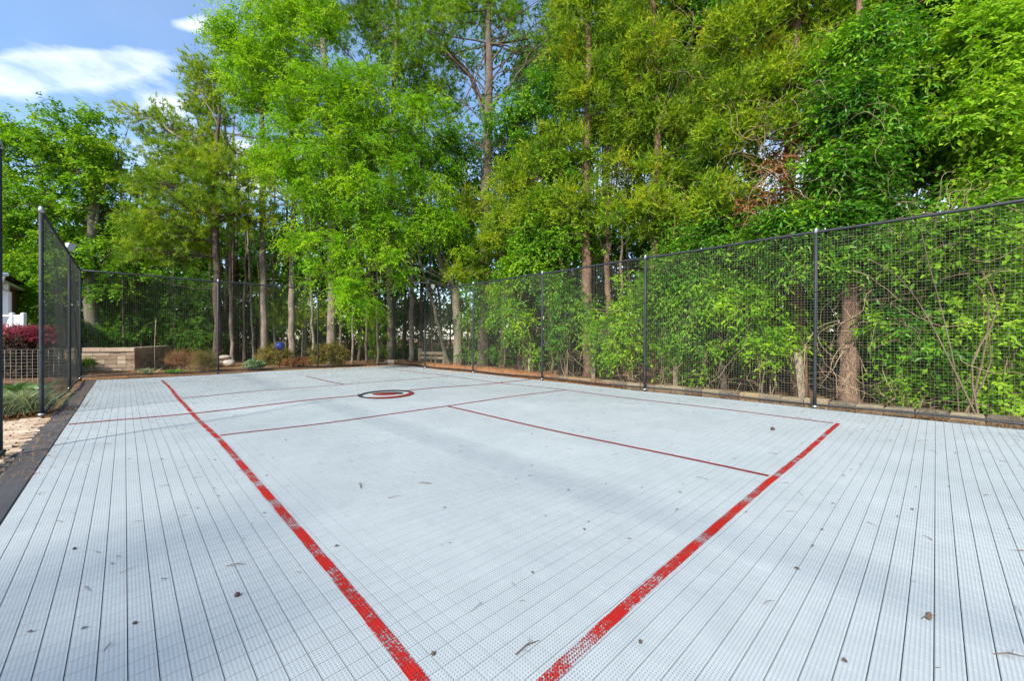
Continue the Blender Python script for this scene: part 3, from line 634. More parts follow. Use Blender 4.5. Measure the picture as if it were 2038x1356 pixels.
def gazing_ball():
    p = np.array([3.47, 16.05, 0]); t = thing('gazing_ball', 'shiny blue gazing ball on a thin stand before a rounded shrub', 'garden ball', p)
    blob(p + [0, 0, .80], .155, (1, 1, 1), 1, 24, 16, 0).build('ball', M['blue'], t, True)
    MB().tube([p + [0, 0, -.05], p + [0, 0, .64]], .014, 6).build('stand', M['post'], t, True)
    MB().tube([p + [0, 0, .62], p + [0, 0, .66], p + [0, 0, .68]], [.03, .06, .07], 10).build('cup', M['post'], t, True)
gazing_ball()

# ------------------------------------------------------------------ left: pavers, wire panel, house
def pavers():
    pv = thing('paver_path', None, None, (-2, 6, 0)); tag(pv, kind='structure'); pm = MB().bbox((-.098, -.048, -.04), (.098, .048, .0), .005).mesh('paver'); pm.materials.append(M['paver'])
    n = 0
    for i in range(7):
        for j in range(38):
            x = -1.66 - i * .203 + (.1 if j % 2 else 0); y = 4.3 + j * .101
            if y > 7.75 - (i * .05): continue
            o = bpy.data.objects.new('paver', pm); COL.objects.link(o); o.parent = pv
            o.location = (x + 2, y - 6, -.022 + rng.normal(0, .004)); o.rotation_euler = (rng.normal(0, .015), rng.normal(0, .015), rng.normal(0, .02))
pavers()
def wire_panel():
    t = thing('wire_panel', 'low galvanised wire garden panel in front of the red-topped hedge', 'wire fence', (-2.6, 14.2, 0))
    y = 14.2; mb = MB(); xs = np.arange(-4.2, -1.66, .085); zs = np.linspace(0, .80, 4)
    mb.strands(np.array([[[x, y + .01 * math.sin(x * 9), z] for z in zs] for x in xs]), .004)
    hz_ = np.linspace(.02, .80, 11); mb.strands(np.array([[[x, y + .01 * math.sin(x * 9) + .005, z] for x in np.linspace(-4.2, -1.66, 20)] for z in hz_]), .007)
    mb.build('mesh_wire', M['wire'], t)
    for x in (-3.4, -1.72): MB().tube([(x, y + .03, -.1), (x, y + .03, .86)], .012, 5).build('stake', M['wire'], t)
wire_panel()
def house():
    # front corner of a raised porch, seen past the fence post
    zc = 14.0
    hp = at(16, 672, zc); h = thing('house', 'brick house corner with white column and gutter at the left edge', 'house', (hp[0], hp[1], 0))
    x1 = hp[0]; y0 = hp[1]; x0 = x1 - 9.0; y1 = y0 + 3.2
    top = at(16, 566, zc)[2]; flo = 1.15
    MB().box((x0, y0 + .10, -.1), (x1 - .16, y1, top)).build('wall', M['brick'], h)
    MB().box((x1 - .155, y0 - .06, -.1), (x1 + .02, y0 + .14, top + .01)).build('column', M['white'], h)
    ex = at(40, 552, zc)[0] - .30
    MB().box((x0 - .4, y0 - .72, top + .012), (ex, y1 + .5, top + .10)).build('soffit', M['soffit'], h)
    MB().box((x0 - .4, y0 - .78, top + .06), (ex + .02, y0 - .725, top + .30)).build('fascia', M['soffit'], h)
    g = MB(); g.tube([(x0 - .4, y0 - .84, top + .25), (ex + .12, y0 - .84, top + .25)], .065, 8); g.build('gutter', M['white'], h, True)
    MB().tube([(ex + .02, y0 - .82, top + .20), (ex - .02, y0 - .78, top + .02), (ex - .22, y0 - .5, top - .12), (x1 + .05, y0 - .02, top - .28), (x1 + .05, y0 - .02, .3)], .045, 6).build('downspout', M['white'], h, True)
    V = [[x0 - .4, y0 - .8, top + .31], [ex + .03, y0 - .8, top + .31], [ex + .03, y1 + .5, top + .31], [x0 - .4, y1 + .5, top + .31], [x0 + 2, y0 + 1.4, top + .55], [ex - 2.0, y0 + 1.4, top + .55]]
    MB().add(V, [[0, 1, 5, 4], [2, 3, 4, 5]], [[1, 2, 5], [3, 0, 4]]).build('roof', M['shingle'], h)
house()
def stair_rail():
    zc = 13.2; a = at(8, 662, zc); b = at(47, 662, zc); z1 = at(30, 627, zc)[2]
    t = thing('stair_railing', 'white stair railing with balusters below the house eave', 'railing', (b[0], b[1], 0)); d = nrm((b - a) * [1, 1, 0]); L_ = np.linalg.norm((b - a)[:2]); n_ = np.array([-d[1], d[0], 0])
    P = lambda k, z: np.array([a[0] + d[0] * k * L_, a[1] + d[1] * k * L_, z])
    def bar(p, q, w):
        return MB().tube([p, q], w, 4)
    for k in (.42, 1.0): bar(P(k, .0), P(k, z1 + .06), .065).build('newel', M['white'], t)
    bar(P(.42, z1 - .04), P(1, z1 - .04), .04).build('handrail', M['white'], t); bar(P(.42, .95), P(1, .95), .035).build('bottom_rail', M['white'], t)
    for k in np.linspace(.5, .93, 7): bar(P(k, .95), P(k, z1 - .05), .02).build('baluster', M['white'], t)
    bar(P(-.35, z1 - 1.15), P(.42, z1 - .05), .05).build('sloping_rail', M['white'], t)
    bar(P(-.4, z1 - .05), P(.42, z1 - .03), .04).build('handrail', M['white'], t)
stair_rail()

# ------------------------------------------------------------------ foliage machinery
def ell(u, v, ru, rv, zc, rd=None):
    c = at(u, v, zc); s = zc / F; rx, rz = ru * s, rv * s; rd = rd if rd else (rx + rz) * .5
    fw = nrm(FWD * [1, 1, 0]); rt = nrm(RIGHT * [1, 1, 0])
    return c, np.array([rt * rx, fw * rd, [0, 0, rz]])
class Crown:
    def __init__(s, behind=False): s.leaf = MB(); s.wood = MB(); s.sub = []; s.behind = behind
    def fill(s, ells, nsub, sr, ntw, tl, K, L, Wd, droop=.25, out=.5, up=0.0, mode='leaf', wood=True, twr=.004, shell=2.0, spread=.55, zflat=1.0):
        vol = np.array([abs(np.linalg.det(A)) ** .55 for c, A in ells]); pk = rng.choice(len(ells), nsub, p=vol / vol.sum())
        C0 = np.array([c for c, A in ells])[pk]; AX = np.array([A for c, A in ells])[pk]
        dirs = nrm(rng.normal(size=(nsub, 3))); rad = rng.random(nsub) ** (1 / shell)
        off = np.einsum('nk,nkj->nj', dirs * rad[:, None], AX); C = C0 + off; outd = nrm(off)
        C[:, 2] = np.maximum(C[:, 2], .15)
        if s.behind: C[:, 0] = np.where((C[:, 0] < 7.95) & (C[:, 1] < FY), 7.95 + np.abs(7.95 - C[:, 0]) * .5, C[:, 0])
        s.sub.append((C0, C))
        n = nsub * ntw; Cr = np.repeat(C, ntw, 0); Or = np.repeat(outd, ntw, 0)
        srr = np.repeat(sr * rng.uniform(.6, 1.4, nsub), ntw)[:, None]
        P0 = Cr + rng.normal(size=(n, 3)) * srr * spread * [1, 1, zflat]
        D = nrm(Or * out + nrm(rng.normal(size=(n, 3))) * .8 + np.array([0, 0, up]))
        ln = (tl * rng.uniform(.6, 1.4, n))[:, None]
        P1 = P0 + D * ln * .5 - [0, 0, 1] * ln * droop * .25; P2 = P0 + D * ln - [0, 0, 1] * ln * droop
        if wood:
            kk = (np.minimum(P0[:, 0], P2[:, 0]) > 7.63) | (P2[:, 1] > FY) if s.behind else np.ones(n, bool)
            kk = kk & (rng.random(n) < .6)
            s.wood.twigs(P0[kk], P1[kk], P2[kk], np.full(int(kk.sum()), twr))
        t = (np.arange(K) + .6) / K; t = np.clip(t[None] + rng.normal(0, .25 / K, (n, K)), .05, 1.0)
        if mode == 'tuft': t = .55 + .45 * t
        tt = t[..., None]; B = (1 - tt) ** 2 * P0[:, None] + 2 * tt * (1 - tt) * (2 * P1 - .5 * P0 - .5 * P2)[:, None] + tt ** 2 * P2[:, None]
        TD = nrm(P2 - P0)[:, None]
        if mode == 'tuft':
            LD = nrm(TD * .75 + nrm(rng.normal(size=(n, K, 3))) * .85 + [0, 0, .12]); NN = nrm(rng.normal(size=(n, K, 3)))
        elif mode == 'cedar':
            LD = nrm(TD * .8 + nrm(rng.normal(size=(n, K, 3))) * .65 + [0, 0, .15]); NN = nrm(rng.normal(size=(n, K, 3)) + [0, 0, .6])
        else:
            sd = nrm(np.cross(TD, [0, 0, 1.0] + rng.normal(0, .25, (n, 1, 3)))); sg = np.where(np.arange(K) % 2 == 0, 1.0, -1.0)[None, :, None]
            LD = nrm(TD * .55 + sd * sg * .75 + rng.normal(size=(n, K, 3)) * .3 - [0, 0, .25 * (1 + droop)]); NN = nrm(np.array([0, 0, 1.0]) + rng.normal(size=(n, K, 3)) * .5 + Or[:, None] * .4)
        m = n * K; var = np.repeat(np.repeat(rng.random(nsub), ntw), K) * .6 + rng.random(m) * .4
        Bm, Lm, Nm = B.reshape(m, 3), LD.reshape(m, 3), NN.reshape(m, 3); Ls = L * rng.uniform(.65, 1.3, m); kk = np.ones(m, bool)
        if s.behind: kk = (np.minimum(Bm[:, 0], Bm[:, 0] + Lm[:, 0] * Ls) > 7.64) | (Bm[:, 1] > FY)
        Ws = (Wd * rng.uniform(.7, 1.25, m))[kk]
        if mode in ('tuft', 'cedar', 'far'): s.leaf.needles(Bm[kk], Lm[kk], Nm[kk], Ls[kk], Ws, var[kk])
        else: s.leaf.leaves(Bm[kk], Lm[kk], Nm[kk], Ls[kk], Ws, var[kk], .1)
        return s
def spine(pts, n=14, wob=0.0):                  # smooth polyline through control points
    P = np.array(pts, float); t = np.linspace(0, len(P) - 1, n); i = np.clip(t.astype(int), 0, len(P) - 2); f = (t - i)[:, None]
    Pm = P[np.maximum(i - 1, 0)]; Pn = P[np.minimum(i + 2, len(P) - 1)]; a, b = P[i], P[i + 1]
    Q = .5 * ((2 * a) + (-Pm + b) * f + (2 * Pm - 5 * a + 4 * b - Pn) * f ** 2 + (-Pm + 3 * a - 3 * b + Pn) * f ** 3)
    if wob: Q[1:] += rng.normal(0, wob, (n - 1, 3)) * [1, 1, .3]
    return Q
def limb(mb, a, b, r0, r1, arc=.15, n=7, sides=5, wob=.03):
    a = np.asarray(a, float); b = np.asarray(b, float); L_ = np.linalg.norm(b - a); m = (a + b) / 2 + [0, 0, arc * L_]
    C = spine([a, m, b], 5); C[1:4] += rng.normal(0, wob * L_ * .35, (3, 3)); Q = spine(C, n + 4); Q[-1] = b; mb.tube(Q, np.linspace(r0, r1, n + 4), sides, False)
def tree(name, label, cat, group, trunk, r0, r1, bark, leaf, crown=None, limbs=None, dead=0, sub_every=3, flare=1.25, lrad=.05, arc=.1, start=.35, wobt=.02, n=22, upto=1.0):
    """trunk: world control points from the ground up; crown: Crown already filled; limbs: extra (a, b, r) branches"""
    root = thing(name, label, cat, trunk[0], group); mb = MB(); Q = spine(trunk, n, wobt); Q[0] = trunk[0]; R = np.linspace(1, 0, n) ** .8 * (r0 - r1) + r1; R[0] *= flare; R[1] *= 1 + (flare - 1) * .3
    mb.tube(Q, R, 10, True, None, .05)
    wood = MB() if crown is None else crown.wood
    lz = Q[:, 2]
    def on_trunk(z): 
        k = int(np.clip(np.searchsorted(lz, z), 1, n - 1)); return Q[k], R[k]
    if crown is not None:
        for C0, C in crown.sub:
            cen = {}
            for a, b in zip(map(tuple, np.round(C0, 3)), C): cen.setdefault(a, []).append(b)
            for a, subs in cen.items():
                a = np.array(a); hd = np.linalg.norm((a - Q[-1])[:2]); z0 = max(lz[int(n * start)], min(a[2] - .25 * np.linalg.norm((a - Q[n // 2])[:2]), lz[-1] * upto)); q, rq = on_trunk(z0)
                limb(mb, q, a, min(rq * .7, lrad), lrad * .4, arc, 8, 6)
                for b in subs[::sub_every]:
                    k = rng.uniform(.35, .95); limb(wood, q + (a - q) * k + [0, 0, arc * np.linalg.norm(a - q) * 4 * k * (1 - k) * .9], b, lrad * .28, lrad * .1, .08, 5, 4)
    for a, b, r in (limbs or []):
        limb(mb, a, b, r, r * .45, .06, 10, 6, .12); a = np.asarray(a); b = np.asarray(b)
        for _ in range(4): fork(mb, a + (b - a) * rng.uniform(.35, 1) + [0, 0, .05 * np.linalg.norm(b - a)], (b - a) / np.linalg.norm(b - a) + rng.normal(0, .55, 3), rng.uniform(.4, .9), r * .28, 2, [], .15, .5, 2)
    for _ in range(dead):
        z = rng.uniform(.15, .6) * lz[-1]; q, rq = on_trunk(z); an = rng.uniform(0, 6.3); L_ = rng.uniform(.5, 1.6)
        limb(mb, q, q + np.array([math.cos(an) * L_, math.sin(an) * L_, rng.uniform(-.15, .4) * L_]), .018, .005, -.04, 6, 4)
    mb.build('trunk', bark, root, True)
    if crown is not None:
        if crown.wood.n: crown.wood.build('branches', M['twig'], root)
        if crown.leaf.n: crown.leaf.build('crown', leaf, root)
    return root
def fork(mb, a, d, L_, r, depth, tip, up=.15, spread=.55, kids=3):
    d = nrm(np.asarray(d, float)); n = 7; pts = [np.asarray(a, float)]; dd = d.copy()
    for k in range(n - 1):
        dd = nrm(dd + rng.normal(0, .13, 3) + [0, 0, up * .2]); pts.append(pts[-1] + dd * L_ / (n - 1))
    mb.tube(pts, np.linspace(r, r * .45, n), 6 if r > .02 else 4, False)
    if depth <= 0: tip.append(pts[-1]); return
    for k in range(kids):
        i = int(rng.integers(2, n)); i = n - 1 if k == 0 else i
        fork(mb, pts[i], nrm(dd + rng.normal(0, spread, 3) + [0, 0, up]), L_ * rng.uniform(.5, .75), r * (.5 if k else .6), depth - 1, tip, up, spread, kids)
def col(u, zc, pts):                            # trunk control points from picture directions at one depth; starts on the ground
    out = []
    for k, (uu, vv) in enumerate(pts): out.append(at(uu, vv, zc))
    g = out[0]; out[0] = np.array([g[0], g[1], -.12]); return out
def zf(u):                                      # depth of the right-hand / far net fence in direction u
    d = at(u, 672, 1.0) - CAM; z = []
    if d[0] > 1e-3: z.append((FX - CAM[0]) / d[0])
    if d[1] > 1e-3: z.append((FY - CAM[1]) / d[1])
    return min(z)

WOODS = 'trees of the woodland edge'
# --- broad maple on the left
def t_maple():
    z = 17.0; c = Crown()
    e = [ell(120, 300, 105, 65, z), ell(35, 330, 70, 85, z), ell(205, 330, 65, 60, z), ell(110, 420, 130, 70, z), ell(220, 430, 75, 60, z + .5), ell(30, 470, 70, 70, z), ell(150, 520, 110, 50, z), ell(60, 580, 80, 50, z),
         ell(230, 560, 80, 40, z), ell(170, 250, 60, 35, z), ell(60, 262, 50, 35, z)]
    c.fill(e, 400, .36, 16, .45, 9, .13, .085, .2, .4, .0, zflat=.4)
    b = at(183, 700, z); T = col(183, z, [(183, 735), (182, 640), (178, 540), (186, 430), (190, 330), (180, 262)])
    lim = [(at(180, 560, z), at(150, 330, z), .09), (at(184, 470, z), at(235, 300, z), .07), (at(180, 520, z), at(90, 380, z + .6), .07), (at(180, 545, z), at(250, 480, z - .5), .05), (at(185, 430, z), at(130, 270, z), .05)]
    tree('maple_tree', 'broad green maple with grey trunk behind the block wall', 'tree', WOODS, T, .27, .04, M['grey_bark'], M['maple'], c, lim, lrad=.05, arc=.04, start=.3)
t_maple()
def t_pines():
    # 1: dark straight trunk with level fans of needles
    z = 15.5; c = Crown()
    e = [ell(350, 470, 90, 22, z, 1.4), ell(300, 440, 60, 20, z - .6, 1.0), ell(420, 430, 70, 24, z, 1.3), ell(380, 395, 110, 26, z, 1.5), ell(300, 360, 60, 30, z - .4, 1.0), ell(460, 350, 60, 40, z, 1.3), ell(390, 330, 70, 24, z, 1.2), ell(500, 420, 50, 30, z, 1.2), ell(330, 505, 80, 16, z - .4, 1.2)]
    c.fill(e, 250, .24, 11, .34, 24, .20, .018, .05, .5, .25, 'tuft', twr=.008, zflat=.5)
    T = col(432, z, [(432, 742), (433, 600), (430, 470), (428, 380), (432, 290), (436, 210)])
    tree('pine_tree', 'pine with dark straight trunk and level needle fans, right of the maple', 'tree', WOODS, T, .15, .04, M['dark_bark'], M['pine'], c, [(at(430, 490, z), at(340, 440, z - 1.2), .035), (at(432, 520, z), at(350, 500, z - 1.0), .03), (at(430, 440, z), at(330, 380, z - 1.3), .035), (at(430, 450, z), at(520, 400, z - .9), .03), (at(430, 425, z), at(300, 428, z - 1.4), .03)], 5, 3, 1.15, .05, -.03, .35)
    # 2: big pine whose limbs sweep up and left across the sky
    z = 17.0; c = Crown()
    e = [ell(300, 235, 40, 34, z, .9), ell(350, 270, 65, 40, z, 1.2), ell(400, 250, 60, 60, z, 1.2), ell(440, 190, 55, 60, z, 1.2), ell(400, 165, 32, 55, z, .9), ell(450, 300, 70, 45, z, 1.3), ell(520, 330, 60, 50, z, 1.3), ell(470, 120, 60, 60, z, 1.2), ell(530, 60, 70, 60, z, 1.3),
         ell(340, 320, 70, 26, z, 1.2), ell(560, 170, 80, 80, z + .5, 1.5), ell(620, 40, 80, 60, z + .5, 1.5)]
    c.fill(e, 330, .25, 11, .36, 24, .19, .018, .0, .5, .45, 'tuft', twr=.008, zflat=.7)
    T = col(660, z, [(660, 742), (661, 600), (660, 440), (655, 250), (640, 60), (630, -60)])
    lim = [(at(655, 470, z), at(540, 372, z - 1.3), .10), (at(540, 372, z - 1.3), at(430, 318, z - 1.4), .06), (at(430, 318, z - 1.4), at(285, 232, z - .8), .045), (at(600, 420, z - .6), at(400, 335, z - 1.5), .045), (at(430, 318, z - 1.3), at(350, 280, z - 1.2), .03), (at(480, 330, z - 1.2), at(400, 190, z - .9), .035)]
    tree('pine_tree', 'tall pine whose long dark limbs sweep up to the left across the sky', 'tree', WOODS, T, .19, .07, M['pine_bark'], M['pine'], c, lim, 3, 3, 1.15, .045, -.05, .45)
    # 3: upper pine mass behind the elm, between elm and central pine
    z = 18.5; c = Crown()
    e = [ell(760, 60, 80, 60, z, 1.6), ell(840, 130, 70, 60, z, 1.5), ell(690, 10, 70, 50, z, 1.5), ell(800, -40, 100, 50, z, 1.6), ell(780, 180, 70, 40, z, 1.4), ell(880, 200, 40, 30, z, 1.0), ell(870, 20, 60, 50, z, 1.4)]
    c.fill(e, 250, .26, 11, .36, 24, .20, .019, .0, .5, .35, 'tuft', twr=.008, zflat=.7)
    T = col(778, z, [(778, 730), (776, 600), (775, 440), (782, 250), (790, 60), (795, -80)])
    tree('pine_tree', 'tall pine with bare trunk rising from the far right court corner', 'tree', WOODS, T, .16, .06, M['pine_bark'], M['pine_dark'], c, [], 6, 3, 1.15, .05, -.03, .55)
    # 4: central open-crowned pine
    z = 16.4; c = Crown()
    e = [ell(1075, 70, 45, 35, z, 1.0), ell(1010, 40, 50, 40, z, 1.1), ell(1060, 110, 50, 28, z, 1.0), ell(1120, 120, 45, 30, z, 1.0), ell(900, 25, 60, 40, z, 1.1), ell(850, 60, 50, 40, z - .6, 1.0), ell(1000, -40, 120, 40, z, 1.6), ell(915, 225, 26, 18, z - .5, .5), ell(880, 110, 40, 30, z, .8),
         ell(1130, 60, 50, 40, z, 1.0), ell(960, -10, 60, 30, z, 1.0)]
    c.fill(e, 150, .24, 10, .34, 24, .20, .019, .0, .5, .3, 'tuft', twr=.008, zflat=.7)
    T = col(962, z, [(962, 740), (963, 600), (964, 420), (972, 240), (974, 120), (972, 0), (975, -120)])
    fk = []
    for k in range(14):
        v0 = rng.uniform(20, 330); a_ = at(968 + rng.normal(0, 3), v0, z); sgn = rng.choice([-1, 1]); b_ = at(968 + sgn * rng.uniform(50, 150), v0 - rng.uniform(10, 130), z + rng.normal(0, .8)); fk.append((a_, b_, rng.uniform(.018, .035)))
    lim = fk + [(at(970, 250, z), at(935, 150, z), .08), (at(935, 150, z), at(830, 40, z - .5), .06), (at(968, 215, z), at(890, 95, z), .07), (at(890, 95, z), at(860, 0, z), .04), (at(972, 235, z), at(1045, 130, z - .3), .06), (at(1045, 130, z - .3), at(1110, 60, z - .3), .035),
           (at(972, 150, z), at(1010, 60, z), .05), (at(970, 243, z), at(1100, 240, z + .3), .035), (at(968, 300, z), at(890, 260, z), .035), (at(966, 330, z), at(1040, 250, z), .03), (at(966, 205, z), at(925, 140, z - .4), .05), (at(972, 180, z), at(960, 40, z + .3), .05),
           (at(966, 320, z), at(905, 330, z), .025), (at(970, 200, z), at(1060, 170, z), .04)]
    tree('pine_tree', 'tall open-crowned pine with forking limbs against the sky, centre of the picture', 'tree', WOODS, T, .24, .06, M['mid_bark'], M['pine_dark'], c, lim, 0, 3, 1.2, .035, -.02, .7)
t_pines()
def t_elm():
    z = 14.6; c = Crown()
    e = [ell(520, 40, 75, 60, z), ell(590, 120, 95, 90, z), ell(490, 150, 50, 60, z), ell(640, 210, 100, 80, z), ell(545, 230, 60, 70, z), ell(720, 180, 70, 60, z), ell(720, 290, 95, 60, z), ell(620, 320, 85, 60, z - .3), ell(560, 350, 50, 45, z), ell(800, 250, 70, 60, z + .3),
         ell(820, 350, 80, 60, z + .3), ell(720, 390, 80, 50, z - .3), ell(640, 400, 60, 40, z - .5), ell(600, 480, 55, 32, z - .6), ell(690, 500, 75, 40, z - .6), ell(770, 460, 60, 40, z), ell(860, 440, 50, 40, z + .5), ell(640, 545, 50, 26, z - .8), ell(715, 590, 28, 50, z - .9), ell(790, 530, 30, 30, z - .4),
         ell(450, 60, 28, 40, z + .3), ell(900, 470, 36, 40, z + .8), ell(620, 20, 60, 40, z), ell(850, 220, 36, 30, z)]
    c.fill(e, 640, .30, 20, .50, 10, .105, .042, .55, .55, .12, twr=.004, zflat=.7)
    zt = 16.6; T = col(912, zt, [(912, 738), (911, 640), (905, 575), (880, 530), (866, 480), (850, 430), (835, 360)])
    lim = [(at(905, 575, zt), at(880, 500, zt - .2), .08), (at(850, 430, zt), at(760, 300, z), .06), (at(840, 380, zt), at(650, 250, z), .06), (at(650, 250, z), at(560, 90, z), .045), (at(866, 480, zt), at(700, 480, z - .4), .04), (at(835, 360, zt), at(760, 170, z), .05)]
    tree('elm_tree', 'bright lime-green drooping tree with curved pale trunk overhanging the far fence', 'tree', WOODS, T, .19, .05, M['pale_bark'], M['elm'], c, lim, 0, 3, 1.2, .035, .10, .35)
    # leaning pale sapling
    T = col(893, 16.9, [(895, 738), (880, 680), (868, 630), (850, 570), (835, 510), (826, 460)])
    tree('leaning_sapling', 'thin pale sapling leaning left beside the curved elm trunk', 'tree', WOODS, T, .075, .025, M['pale_bark'], M['elm'], None, [], 2)
t_elm()
# --- bare trunks of the pine stand at the far end
def trunks():
    data = [(487, 19, 490, 470, .085, 'dark_bark', 'slim dark trunk between the dark pine and the shaded lit trunk'), (525, 17, 523, 300, .15, 'pine_bark', 'pale flaky pine trunk left of the blue ball shrub'),
            (582, 17.5, 581, 300, .15, 'pine_bark', 'pale flaky pine trunk just right of the blue ball'), (607, 18.2, 608, 330, .12, 'pine_bark', 'thinner pale pine trunk next right of the one by the blue ball'),
            (572, 19.5, 573, 380, .06, 'dark_bark', 'thin dark trunk hidden behind the pale pine trunks'), (640, 20, 641, 350, .08, 'dark_bark', 'thin dark trunk left of the big sweeping pine'),
            (690, 20.5, 692, 360, .07, 'dark_bark', 'thin dark trunk right of the big sweeping pine'), (715, 19.5, 716, 360, .08, 'dark_bark', 'slim brown trunk behind the hanging elm spray'),
            (742, 21, 745, 380, .07, 'dark_bark', 'slim dark trunk left of the bare-trunked corner pine'), (820, 18.6, 822, 300, .13, 'pine_bark', 'reddish pine trunk between the corner pine and leaning sapling'),
            (803, 19.6, 806, 380, .05, 'dark_bark', 'thin bent trunk close right of the corner pine'), (842, 20.2, 840, 360, .10, 'dark_bark', 'dark trunk behind the leaning sapling'),
            (450, 20.5, 452, 330, .10, 'dark_bark', 'shaded trunk close behind the dark straight pine'), (395, 20, 393, 400, .09, 'dark_bark', 'shaded slim trunk left of the dark straight pine'), (470, 21.5, 470, 350, .08, 'pine_bark', 'distant pine trunk above the rock pile'),
            (1036, 14.8, 1033, 350, .11, 'cedar_bark', 'brown cedar trunk right of the central pine'), (1212, 11.9, 1208, 330, .095, 'cedar_bark', 'slim pale trunk right of the thick cedar trunk'), (1362, 10.6, 1360, 300, .06, 'cedar_bark', 'slim straight trunk seen above the rail beside a fence post'),
            (1060, 17, 1058, 400, .06, 'dark_bark', 'slim dark trunk behind the leafy shoots by the fourth fence post')]
    for u, z, r, bk, lab in ((463, 17.6, .075, 'pine_bark', 'slim lit trunk between the rock pile and the white-flowered plant'), (505, 18.6, .06, 'pine_bark', 'slim lit trunk just left of the pale flaky pine by the blue ball'), (552, 18.4, .05, 'pale_bark', 'thin pale stem directly above the blue ball'), (622, 17.4, .06, 'pine_bark', 'slim lit trunk between two pale pines above the shrub row'),
                             (676, 18.2, .055, 'mid_bark', 'slim trunk touching the right side of the sweeping pine'), (700, 17.6, .05, 'pine_bark', 'slim lit trunk above the right end of the shrub row'), (728, 18.0, .06, 'mid_bark', 'slim brown trunk left of the court corner'), (752, 17.4, .055, 'pine_bark', 'slim lit trunk close left of the corner pine'),
                             (860, 18.8, .05, 'mid_bark', 'slim trunk right of the wooden barrier'), (935, 19, .06, 'mid_bark', 'slim trunk between the curved elm and the central pine')):
        data.append((u, z, u + rng.normal(0, 6), 420, r, bk, lab))
    for u, off, r, bk, lab in ((1098, 1.4, .045, 'cedar_bark', 'slender brown trunk just right of the fourth fence post'), (1140, 2.6, .06, 'dark_bark', 'slender dark trunk left behind the thick cedar trunk'), (1238, 1.3, .05, 'cedar_bark', 'slender brown trunk two right of the thick cedar trunk'),
                               (1265, 2.4, .06, 'dark_bark', 'slender dark trunk left of the third fence post'), (1330, 1.2, .05, 'cedar_bark', 'slender trunk right of the third fence post'), (1385, 1.9, .055, 'dark_bark', 'slender dark trunk above the low wooden post'),
                               (1480, 1.6, .06, 'cedar_bark', 'slender brown trunk in the middle of the second-nearest bay'), (1545, 1.5, .045, 'cedar_bark', 'slender brown trunk left of the tallest weathered post'), (1640, 1.6, .05, 'dark_bark', 'slender dark trunk right of the nearest fence post in view'),
                               (1780, 1.4, .035, 'cedar_bark', 'slender stem in the nearest bay right of the thick trunk'), (1905, 1.2, .03, 'cedar_bark', 'thin stem in the nearest bay near the frame edge')):
        data.append((u, zf(u) + off, u + rng.normal(0, 10), 540, r, bk, lab))
    for u, z, u2, vt, r, bk, lab in data:
        b = at(u, 672, z); T = col(u, z, [(u, 738), (u + (u2 - u) * .3 + rng.normal(0, 1.5), 640), (u2, 520), (u2 + rng.normal(0, 3), min(480, (520 + vt) / 2)), (u2 + rng.normal(0, 5), vt - 120)])
        tree('tree_trunk', lab, 'tree', 'bare trunks in the woodland', T, r, r * (.5 if vt < 450 else .12), M[bk], None, None, [], int(rng.integers(2, 6)))
trunks()
# --- cedars and vine-hung trees on the right
def t_cedars():
    def go(label, u, off, es, T, r, nsub, leaf='cedar', dead=8, **k):
        z = zf(u) + off; c = Crown(True); e = [ell(a, b, ra, rb, z + dz) for a, b, ra, rb, dz in es]
        c.fill(e, int(nsub * .8),   .22, 19, .26, 12, .09, .020, .05, .5, .15, 'cedar', twr=.0035, zflat=.5)
        T = col(u, z, T); tree('cedar_tree', label, 'tree', WOODS, T, r, r * .3, M['cedar_bark'], M[leaf], c, [], dead, 2, 1.2, .035, .03, .3)
    go('thick-trunked cedar with olive sprays right of the central pine', 1170, 1.6, [(1100, 300, 80, 60, .3), (1010, 360, 70, 45, 1.2), (1190, 190, 80, 80, 0), (1060, 420, 80, 42, .6), (1230, 330, 60, 60, 0), (1150, 80, 70, 70, .3), (985, 440, 45, 36, 1.5), (1150, 400, 70, 50, -.2), (1180, -20, 80, 50, 0)],
       [(1170, 760), (1168, 600), (1166, 420), (1168, 250), (1172, 80), (1175, -80)], .165, 620)
    go('tall olive cedar above the middle of the right fence', 1305, 1.8, [(1300, 120, 75, 80, 0), (1340, 250, 65, 60, 0), (1275, 420, 70, 45, -.2), (1270, 230, 50, 50, .3), (1320, 350, 60, 45, 0), (1300, 0, 90, 60, 0), (1390, 180, 50, 50, .4), (1330, 450, 60, 40, 0)],
       [(1305, 790), (1302, 640), (1303, 420), (1310, 250), (1305, 80), (1300, -120)], .12, 520)
    go('cedar with brown dead leaves caught on its pale upper trunk', 1590, 1.3, [(1500, 190, 80, 40, 0), (1440, 270, 60, 40, .2), (1570, 150, 60, 40, -.2), (1640, 90, 70, 40, 0), (1540, 240, 70, 30, -.3), (1700, 40, 80, 36, 0), (1480, 80, 80, 50, .3), (1600, -10, 120, 50, 0), (1720, 150, 50, 30, 0), (1420, 400, 60, 40, .3), (1520, 330, 50, 22, .4), (1610, 260, 40, 26, .3)],
       [(1592, 815), (1588, 640), (1578, 500), (1570, 340), (1575, 200), (1585, 20), (1600, -160)], .15, 480, dead=14)
    go('dim cedar behind the curved pale elm trunk', 1000, 3.2, [(1000, 480, 55, 40, 0), (930, 420, 50, 40, .6), (1050, 500, 50, 40, 0), (930, 540, 40, 40, 0), (1010, 560, 45, 40, 0)], [(1000, 738), (1001, 600), (998, 480), (1000, 380)], .10, 260)
t_cedars()
